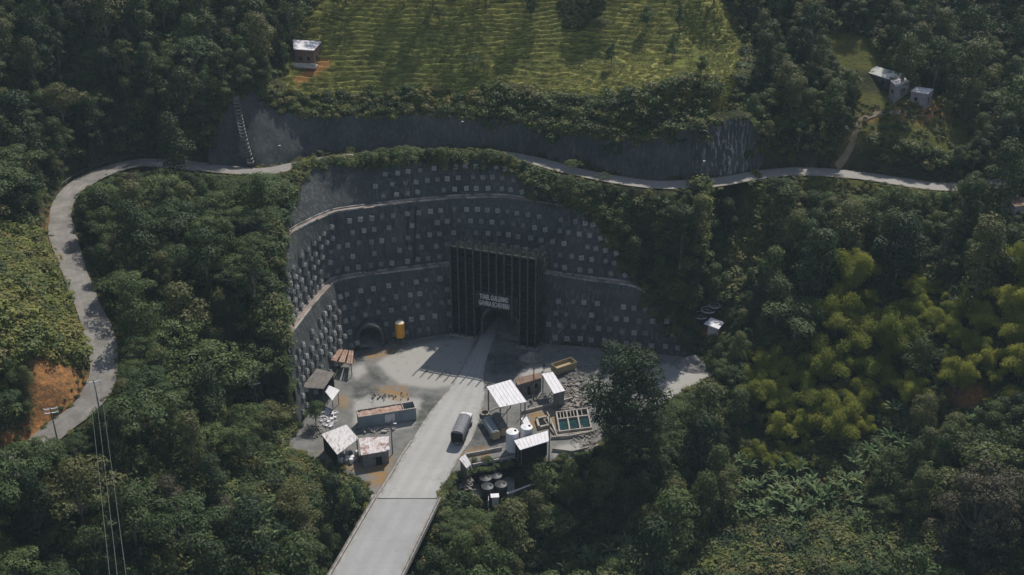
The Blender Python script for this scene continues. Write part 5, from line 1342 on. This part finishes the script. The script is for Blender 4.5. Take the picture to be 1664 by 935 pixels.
# low tan walls crossing the compound
for pts, lb in (([(848,672),(870,667),(906,657),(930,650)], 'long low tan wall crossing the compound below brown building'), ([(757,742),(790,736),(815,731)], 'low pale wall on bank between road and slatted wall'), ([(898,733),(930,737),(955,731)], 'low curved kerb wall at the lower edge of the compound'),
                ([(896,714),(925,712),(958,706)], 'low brown wall under the settling basins')):
    mb = MB()
    for a4, b4 in zip(pts[:-1], pts[1:]):
        a_, b_ = G(*a4), G(*b4); d_ = b_-a_; mb.box((a_+b_)/2+Vector((0, 0, .3)), (d_.length+.1, .3, .8), math.atan2(d_.y, d_.x))
    single(mb, 'low_wall', MT['pale_concrete'], lb, 'wall')
clutter('scrap_heap', 905, 622, 952, 668, 210, 'scrap', 'heap of pale pipes, boards and scrap right of the canopies', 'scrap', smax=1.3)
clutter('scrap_heap', 922, 608, 950, 622, 70, 'grey_wall', 'dark scrap and stones under the tan box body', 'scrap')
clutter('scrap_heap', 858, 640, 905, 660, 45, 'grey_wall', 'grey odds and ends on the ground inside the compound', 'scrap')
clutter('scrap_heap', 930, 700, 972, 735, 90, 'scrap', 'pale rubble between the basins and the tall tree', 'scrap')
clutter('scrap_heap', 742, 758, 768, 800, 60, 'scrap', 'brown rubble on the bank right of the bridge end', 'scrap', z=-2.2)
clutter('scrap_heap', 880, 560, 1000, 600, 26, 'rock', 'scattered stones in the shade in front of the wall', 'stones', smax=.6, bars=False)
mb = MB(); p0, p1 = G(993,560,2.6), G(1032,571,2.6)
tt = thing('frame_shelter', G(1012, 585), 'pale tan roof frame standing by the wall behind the tall tree', 'shelter')
mb = MB(); dv = (p1-p0); nv = Vector((.3, 1.4, 0)); mb.slab([p0, p1, p1+nv, p0+nv], .14); mb.build('roof', MT['beige'], tt)
for q in (p0, p1, p1+nv, p0+nv): MB().tube([(q.x, q.y, -.1), (q.x, q.y, 1.2), (q.x, q.y, 2.5)], .1, 5).build('post', MT['wood'], tt)
# rubble mound at portal foot and at the far right
for (px, py, r_, h_, lb) in ((862,582,3.0,1.7,'grey rubble mound at right foot of the portal'), (1128,594,4.6,2.6,'grey gravel mound at right end of the wall')):
    p = G(px, py); V = []; F = []; k2 = 18
    for i_ in range(9):
        for j_ in range(k2):
            rr = r_*i_/8; a_ = 6.283*j_/k2; x_, y_ = p.x+rr*math.cos(a_), p.y+rr*math.sin(a_)*.8
            V.append((x_, y_, -.15+h_*(1-(i_/8)**1.3)*(.75+.5*float(vn(np.array([x_*1.3]), np.array([y_*1.3]), 2)[0]))))
    for i_ in range(8):
        for j_ in range(k2): a_ = i_*k2+j_; b_ = i_*k2+(j_+1) % k2; F.append((a_, a_+k2, b_+k2, b_))
    single(MB().add(V, F), 'rubble_mound', MT['rock'], lb, 'rubble')
mb = MB(); mb.tube([G(871,583,.8), G(893,560,3.0), G(918,528,7.2)], .13, 6); single(mb, 'pipe', MT['grey_wall'], 'thin grey pipe leaning up the wall right of the portal', 'pipe')
# yellow tank on its stand
p = G(651, 559); tt = thing('yellow_tank', p, 'bright orange-yellow upright tank on a stand by the wall', 'tank'); zt_ = 2.0
MB().lathe(p+Vector((0, 0, zt_)), [(1.02, 0), (1.08, .1), (1.08, 1.75), (1.11, 1.8), (1.08, 1.85), (1.08, 3.5), (1.0, 3.62)], 24).build('tank_body', MT['yellow'], tt)
MB().lathe(p+Vector((0, 0, zt_+3.6)), [(.98, 0), (.9, .12), (.2, .25)], 24).build('lid', MT['cream'], tt)
for a_ in range(4): q = p+Vector((.8*math.cos(a_*1.57+.78), .8*math.sin(a_*1.57+.78), 0)); MB().tube([q+Vector((0, 0, -.2)), q+Vector((0, 0, zt_))], .1, 6).build('leg', MT['post'], tt)
clutter('debris', 628, 552, 665, 562, 40, 'grey_wall', 'dark debris around the foot of the yellow tank', 'debris', smax=.6)
mb = MB(); mb.box(G(975, 548, .9), (.5, .3, .9), 0); single(mb, 'notice_board', MT['white_wall'], 'tiny white notice on the wall right of the portal', 'sign')

# ------------------------------------------------------------------ truck
def truck():
    r0 = G(743, 726); f0 = G(757, 694); d_ = (f0-r0); d_.z = 0; d_.normalize(); s_ = Vector((d_.y, -d_.x, 0)); base = r0+Vector((0, 0, .2)); aa = math.atan2(d_.y, d_.x)
    tt = thing('cargo_truck', base, 'dark truck with rounded grey tarpaulin driving to the tunnel', 'truck')
    def P(l, w, z): return base+d_*l+s_*w+Vector((0, 0, z))
    def B(mb, l0, l1, w0, w1, z0, z1): return mb.box(P((l0+l1)/2, (w0+w1)/2, (z0+z1)/2), (l1-l0, w1-w0, z1-z0), aa)
    L, W = 6.3, 1.25
    B(MB(), 0, L, -W, W, 1.0, 2.0).build('cargo_bed', MT['steel_dark'], tt)
    prof = [(-W-.03, 1.7), (-W-.03, 2.8), (-W*.86, 3.25), (-W*.45, 3.5), (0, 3.58), (W*.45, 3.5), (W*.86, 3.25), (W+.03, 2.8), (W+.03, 1.7)]
    V = []; K2 = 15
    for k in range(K2):
        l = -.05+(L+.05)*k/(K2-1); sag = .018*math.cos(k*math.pi)
        V += [tuple(P(l, w, z+(sag if z > 3 else 0))) for w, z in prof]
    n_ = len(prof); F = [(k*n_+j, (k+1)*n_+j, (k+1)*n_+j+1, k*n_+j+1) for k in range(K2-1) for j in range(n_-1)]+[tuple(range(n_-1, -1, -1)), tuple((K2-1)*n_+j for j in range(n_))]
    MB().add(V, F).build('tarpaulin', MT['tarp'], tt, smooth=False)
    B(MB(), -.10, -.051, -W+.12, W-.12, 1.15, 3.0).build('rear_door', MT['dark'], tt)
    B(B(MB(), -.2, -.11, -W, W, .6, .75), -.2, -.11, -.5, .5, .8, 1.0).build('bumper', MT['grey_wall'], tt)
    for w in (-1.0, 1.0): B(MB(), -.16, -.101, w-.12, w+.12, .85, 1.05).build('tail_light', MT['red_lamp'], tt)
    B(MB(), .3, 8.2, -.5, .5, .65, .95).build('chassis', MT['steel_dark'], tt)
    cab = MB(); B(cab, L+.25, L+1.9, -1.15, 1.15, .8, 2.6); cb = cab.build('cab', MT['white_metal'], tt, bevel=.15)
    B(MB(), L+1.85, L+1.93, -1.0, 1.0, 1.75, 2.45).build('windscreen', MT['glass'], tt)
    for w in (-1.16, 1.16): B(MB(), L+.7, L+1.5, w-.02, w+.02, 1.7, 2.4).build('side_window', MT['glass'], tt)
    B(MB(), L+.2, L+1.2, -.9, .9, 2.61, 2.95).build('wind_deflector', MT['white_metal'], tt)
    for l in (.9, 2.1, L+1.0):
        for w in (-1.05, 1.05):
            wh = MB(); c = P(l, w, .48); wh.tube([c-s_*.16, c+s_*.16], .48, 16); o = wh.build('wheel', MT['tyre'], tt); MB().tube([c-s_*.18, c+s_*.18], .22, 10).build('rim', MT['grey_wall'], o)
truck()

# ------------------------------------------------------------------ person standing behind the compound
def person(px, py):
    p = G(px, py); o0_ = Vector(p)
    V = [(0,0,.95),(0,0,1.2),(0,0,1.42),(0,0,1.5),(0,-.02,1.62),(0,-.02,1.74),(.19,0,1.40),(.27,.0,1.12),(.25,-.08,.86),(-.19,0,1.40),(-.28,0,1.12),(-.26,-.08,.86),(.1,0,.90),(.13,0,.5),(.14,.02,.08),(.15,-.14,.04),(-.1,0,.90),(-.12,.02,.5),(-.14,.04,.08),(-.15,-.12,.04)]
    E = [(0,1),(1,2),(2,3),(3,4),(4,5),(2,6),(6,7),(7,8),(2,9),(9,10),(10,11),(0,12),(12,13),(13,14),(14,15),(0,16),(16,17),(17,18),(18,19)]
    rr = [.15,.15,.15,.06,.095,.085,.06,.05,.035,.06,.05,.035,.095,.065,.05,.045,.095,.065,.05,.045]
    me = bpy.data.meshes.new('person'); me.from_pydata(V, E, []); m, t, b = nt('clothing')
    tc = t.nodes.new('ShaderNodeTexCoord'); sx = t.nodes.new('ShaderNodeSeparateXYZ'); t.links.new(tc.outputs['Object'], sx.inputs[0])
    cr = t.nodes.new('ShaderNodeValToRGB'); cr.color_ramp.interpolation = 'CONSTANT'; t.links.new(mathn(t, 'DIVIDE', sx.outputs[2], 2.0), cr.inputs[0])
    e = cr.color_ramp.elements; e[0].color = (.02, .02, .03, 1); e[1].position = .475; e[1].color = (.035, .035, .05, 1); e.new(.74).color = (.2, .11, .07, 1)
    t.links.new(cr.outputs[0], b.inputs['Base Color']); b.inputs['Roughness'].default_value = .9; me.materials.append(m)
    o = bpy.data.objects.new('person', me); COL.objects.link(o); o.location = p+Vector((0, 0, .12)); tag(o, 'person in dark clothes standing behind the brown roofed building', 'person')
    sm = o.modifiers.new('skin', 'SKIN')
    if not me.skin_vertices: 
        bpy.context.view_layer.objects.active = o
    for k, s in enumerate(me.skin_vertices[0].data): s.radius = (rr[k], rr[k]); s.use_root = (k == 0)
    o.modifiers.new('sub', 'SUBSURF').render_levels = 2
    h = MB().lathe(p+Vector((0, .015, 1.78)), [(.085, 0), (.112, .05), (.105, .12), (.06, .16)], 12).build('hair', MT['dark']); h.parent = o; h.data.transform(Matrix.Translation(-worg(o)))
person(884, 602)

# ------------------------------------------------------------------ houses on the hills
def house(name, pts, zs, walls_z, roofmat, wallmat, label, baseband=None, win=((.2, .35), (.62, .78))):
    Q = quad(pts, zs); cen = sum(Q, Vector())/4; tt = thing(name, (cen.x, cen.y, walls_z), label, 'house')
    MB().slab(Q, .15).build('roof', MT[roofmat], tt)
    I = [q.lerp(cen, .08) for q in Q]; I = [Vector((a.x, a.y, q.z-.16)) for a, q in zip(I, Q)]
    for w in range(4):
        a_, b_ = I[w], I[(w+1) % 4]; n_ = (b_-a_).cross(Vector((0, 0, 1))).normalized()*.09
        V = [Vector((a_.x, a_.y, walls_z-1.5)), Vector((b_.x, b_.y, walls_z-1.5)), Vector(b_), Vector(a_)]
        wl = MB().add([v-n_ for v in V]+[v+n_ for v in V], [(0,1,2,3),(7,6,5,4),(0,4,5,1),(1,5,6,2),(2,6,7,3),(3,7,4,0)]).build('wall', MT[wallmat], tt)
        aa = math.atan2((b_-a_).y, (b_-a_).x); ll = Vector((b_-a_).xy).length
        for u0, u1 in win:
            c_ = a_.lerp(b_, (u0+u1)/2); MB().box((c_.x, c_.y, walls_z+1.45), (ll*(u1-u0), .26, .95), aa).build('window', MT['glass'], tt)
        if w == 2: c_ = a_.lerp(b_, .48); MB().box((c_.x, c_.y, walls_z+1.0), (.9, .28, 2.0), aa).build('door', MT['wood'], tt)
    if baseband:
        c_ = (I[2]+I[3])/2; aa = math.atan2((I[3]-I[2]).y, (I[3]-I[2]).x); MB().box((c_.x, c_.y-1.1, walls_z-.1), ((I[3]-I[2]).length+1.5, 2.4, .5), aa).build('terrace', MT['white_wall'], tt)
        MB().box((c_.x, c_.y-2.2, walls_z+.4), ((I[3]-I[2]).length+1.5, .15, .9), aa).build('terrace_rail', MT['white_wall'], tt)
    return tt
MT['patchy_roof'] = simple('patchy_roof', (.56, .57, .52), (.42, .42, .38), .8, .8, stain=((.07, .065, .055), .38, .52, .58))
MT['hill_wall'] = simple('hill_wall', (.10, .09, .085), (.06, .06, .055), .8, .9)
g1 = GG(495, 106); house('hut', [(475.7,64.5),(522.4,67.5),(510,82),(477,80)], [g1.z+4.6, g1.z+4.6, g1.z+4.0, g1.z+4.0], g1.z+.2, 'white_metal', 'brick', 'brick hut with white tin roof at left edge of the pasture', True)
g2 = GG(1440, 150)
house('farmhouse', [(1407,117),(1424,108),(1478,123),(1447,130)], [g2.z+3.0, g2.z+4.2, g2.z+4.0, g2.z+2.9], g2.z+.2, 'patchy_roof', 'hill_wall', 'run-down farmhouse with patchy pale roof on the right hill')
house('lean_to', [(1447,131),(1470,126),(1479,132),(1456,140)], [g2.z+3.6, g2.z+3.6, g2.z+3.0, g2.z+3.0], g2.z-.2, 'worn_metal', 'lilac_wall', 'pale lean-to at the right end of the run-down farmhouse', win=((.3, .6),))
g3 = GG(1500, 170)
house('hut', [(1480,148),(1489,141),(1517.4,145),(1508,152.5)], [g3.z+3.4, g3.z+3.6, g3.z+3.5, g3.z+3.3], g3.z+.1, 'white_metal', 'lilac_wall', 'small square mauve hut with white roof right of the farmhouse', win=((.55, .75),))
g4 = GG(1650, 340); house('house', [(1633,322),(1655,318),(1690,330),(1650,336)], [g4.z+3.8]*4, g4.z, 'fibre', 'white_wall', 'brown roofed white house cut by the right picture edge')
# rings and shed on the right slope
g5 = GG(1160, 532); tt = thing('hut', g5, 'small hut with white slab roof on the slope right of wall', 'hut')
Q = [G(1144,526,g5.z+2.2), G(1156,516,g5.z+2.4), G(1177,524,g5.z+2.3), G(1168,535,g5.z+2.1)]; MB().slab(Q, .18).build('roof', MT['white_metal'], tt)
c_ = sum(Q, Vector())/4; MB().box((c_.x, c_.y, g5.z+.7), (2.4, 1.5, 2.9), -.5).build('wall', MT['white_wall'], tt)
for (px, py, r_), lb in zip([(1138,512,1.7),(1151,503,1.6),(1161,496,1.3)], ['grey round tank with pale rim, lowest of the three on right slope', 'grey round tank with pale rim, middle of the three on right slope', 'grey round tank with pale rim, smallest and highest on right slope']):
    g = GG(px, py+12); p = G(px, py, g.z+1.8); tt = thing('round_tank', (p.x, p.y, g.z), lb, 'tank'); MB().lathe((p.x, p.y, g.z-.8), [(r_*.95, 0), (r_, 2.4), (r_*.9, 2.42), (r_*.88, 1.9), (r_*.2, 1.85)], 18).build('tank_body', MT['black_plastic'], tt)
    mb = MB(); mb.tube([Vector((p.x+r_*math.cos(a), p.y+r_*math.sin(a), g.z+1.72)) for a in np.linspace(0, 6.283, 25)], .15, 5, caps=False)
    for a in (0, 1.05, 2.1): mb.tube([Vector((p.x+r_*math.cos(a), p.y+r_*math.sin(a), g.z+1.72)), Vector((p.x-r_*math.cos(a), p.y-r_*math.sin(a), g.z+1.72))], .05, 4)
    mb.build('rim', MT['white_wall'], tt)

# ------------------------------------------------------------------ poles and wires
def pole(px, py, pxt, pyt, label, name='utility_pole', arms=0, lamp=None, r=.14, z=None, mat='post', cat='pole'):
    b_ = GG(px, py) if z is None else G(px, py, z)
    t0, t1 = 0, 30
    for _ in range(40):
        m_ = (t0+t1)/2
        if PX(b_.x, b_.y, b_.z+m_)[1] > pyt: t0 = m_
        else: t1 = m_
    h = t0; tt = thing(name, b_, label, cat); MB().tube([b_+Vector((0, 0, -.6)), b_+Vector((0, 0, h/2)), b_+Vector((0, 0, h))], r, 8, r*.6).build('shaft', MT[mat], tt)
    for k in range(arms):
        MB().box(b_+Vector((0, 0, h-.35-k*.8)), (2.2, .12, .14), .3).build('crossarm', MT['white_metal'] if mat == 'post' else MT['post'], tt)
        mb = MB()
        for s in (-.95, 0, .95): mb.lathe(b_+Vector((s*math.cos(.3), s*math.sin(.3), h-.28-k*.8)), [(.07, 0), (.11, .1), (.06, .25)], 6)
        mb.build('insulators', MT['white_plastic'], tt)
    if lamp:
        q = b_+Vector((0, 0, h)); e = q+Vector((lamp, -.3, .15)); MB().tube([q, q.lerp(e, .5)+Vector((0, 0, .2)), e], .05, 5).build('arm', MT['post'], tt); MB().box(e+Vector((lamp*.2, 0, -.02)), (.6, .25, .14), .1).build('lamp_head', MT['white_metal'], tt)
    return b_+Vector((0, 0, h))
pole(638,738,640,688, 'lamp post standing right of the patchy roofed hut', 'lamp_post', lamp=.7, z=0, cat='lamp post')
pole(583,752,582,712, 'dark timber pole between the two left sheds', z=0, mat='wood')
pole(867,652,867,572, 'tall timber pole in front of the brown roofed building', z=0, mat='wood')
pole(892,748,892,676, 'timber pole at right corner of the dark fronted shed', z=0, mat='wood')
pole(846,712,846,655, 'dark post between the two white tanks', z=0, mat='wood')
pole(824,703,824,655, 'slim grey post just left of the white tanks', z=0, r=.08)
pole(842,745,842,722, 'short dark post at left corner of the dark fronted shed', z=0, mat='wood')
ptop = pole(176,735,158,618, 'tallest timber pole with cables on the left forest edge', arms=1, r=.17)
pole(94,718,86,662, 'timber pole with two crossarms beside the left road end', arms=2)
pole(421,684,413,622, 'pale pole rising from the wood beside the anchored wall', arms=1)
pole(1145,300,1147,262, 'roadside lamp post in front of the upper wall right bend', 'lamp_post', lamp=-.5, r=.09, cat='lamp post')
pole(757,232,755,198, 'lamp post behind the crest above the tunnel', 'lamp_post', lamp=-.6, r=.09, cat='lamp post')
pole(453,262,453,237, 'short lamp post at left part of the upper road', 'lamp_post', lamp=.5, r=.08, cat='lamp post')
pole(150,262,150,232, 'slim pole behind the left road bend', 'utility_pole', r=.08)
for k, (xb, zb_) in enumerate([(179, 12), (192, 14), (207, 12)]):
    a_ = ptop+Vector((-.9+.9*k, .2, -.2)); e = G(xb, 960, 52+k); e2 = a_+(e-a_)*1.5; pts = []
    for q in range(25): u = q/24; p = a_.lerp(e2, u); p.z -= 4*u*(1-u)*1.2; pts.append(p)
    single(MB().tube(pts, .03, 5), 'power_cable', MT['wire'], ['leftmost of three cables running down from the tall pole', 'middle one of three cables running down from the tall pole', 'rightmost of three cables running down from the tall pole'][k], 'cable')
# low kerb and posts on the bend
idx = [k for k in range(len(ROAD)) if 120 < PX(*ROAD[k])[0] < 330 and PX(*ROAD[k])[1] < 310]
mb = MB()
for k in idx[:-1]:
    a_, b_ = ROAD[k]-nl[k]*3.2, ROAD[k+1]-nl[k+1]*3.2; mb.tube([Vector(a_)+Vector((0, 0, .25)), Vector(b_)+Vector((0, 0, .25))], .22, 4)
single(mb, 'road_kerb', MT['kerb'], 'low concrete kerb on inner side of the left road bend', 'kerb')
tt = thing('guard_rail', Vector(ROAD[idx[0]]+nl[idx[0]]*3.4), 'thin dark guard rail on outer side of left road bend', 'guard rail')
mb = MB()
for k in idx[:-1]:
    a_, b_ = Vector(ROAD[k]+nl[k]*3.3), Vector(ROAD[k+1]+nl[k+1]*3.3); mb.tube([a_+Vector((0, 0, .75)), b_+Vector((0, 0, .75))], .09, 4); MB().tube([a_, a_+Vector((0, 0, .8))], .06, 4).build('rail_post', MT['post'], tt)
mb.build('rail', MT['steel_fin'], tt)
print('objects', len(bpy.data.objects))

# ------------------------------------------------------------------ air
mb = MB(); mb.box((0, 250, 50), (1300, 1200, 240)); hz = mb.build('haze', None)
m = bpy.data.materials.new('haze'); m.use_nodes = True; t = m.node_tree; t.nodes.clear(); out = t.nodes.new('ShaderNodeOutputMaterial'); pv = t.nodes.new('ShaderNodeVolumePrincipled')
pv.inputs['Density'].default_value = HAZE; pv.inputs['Color'].default_value = (.62, .82, .95, 1); pv.inputs['Anisotropy'].default_value = .0
t.links.new(pv.outputs[0], out.inputs['Volume']); hz.data.materials.clear(); hz.data.materials.append(m); tag(hz, 'thin bluish haze filling the valley', 'haze', kind='stuff')
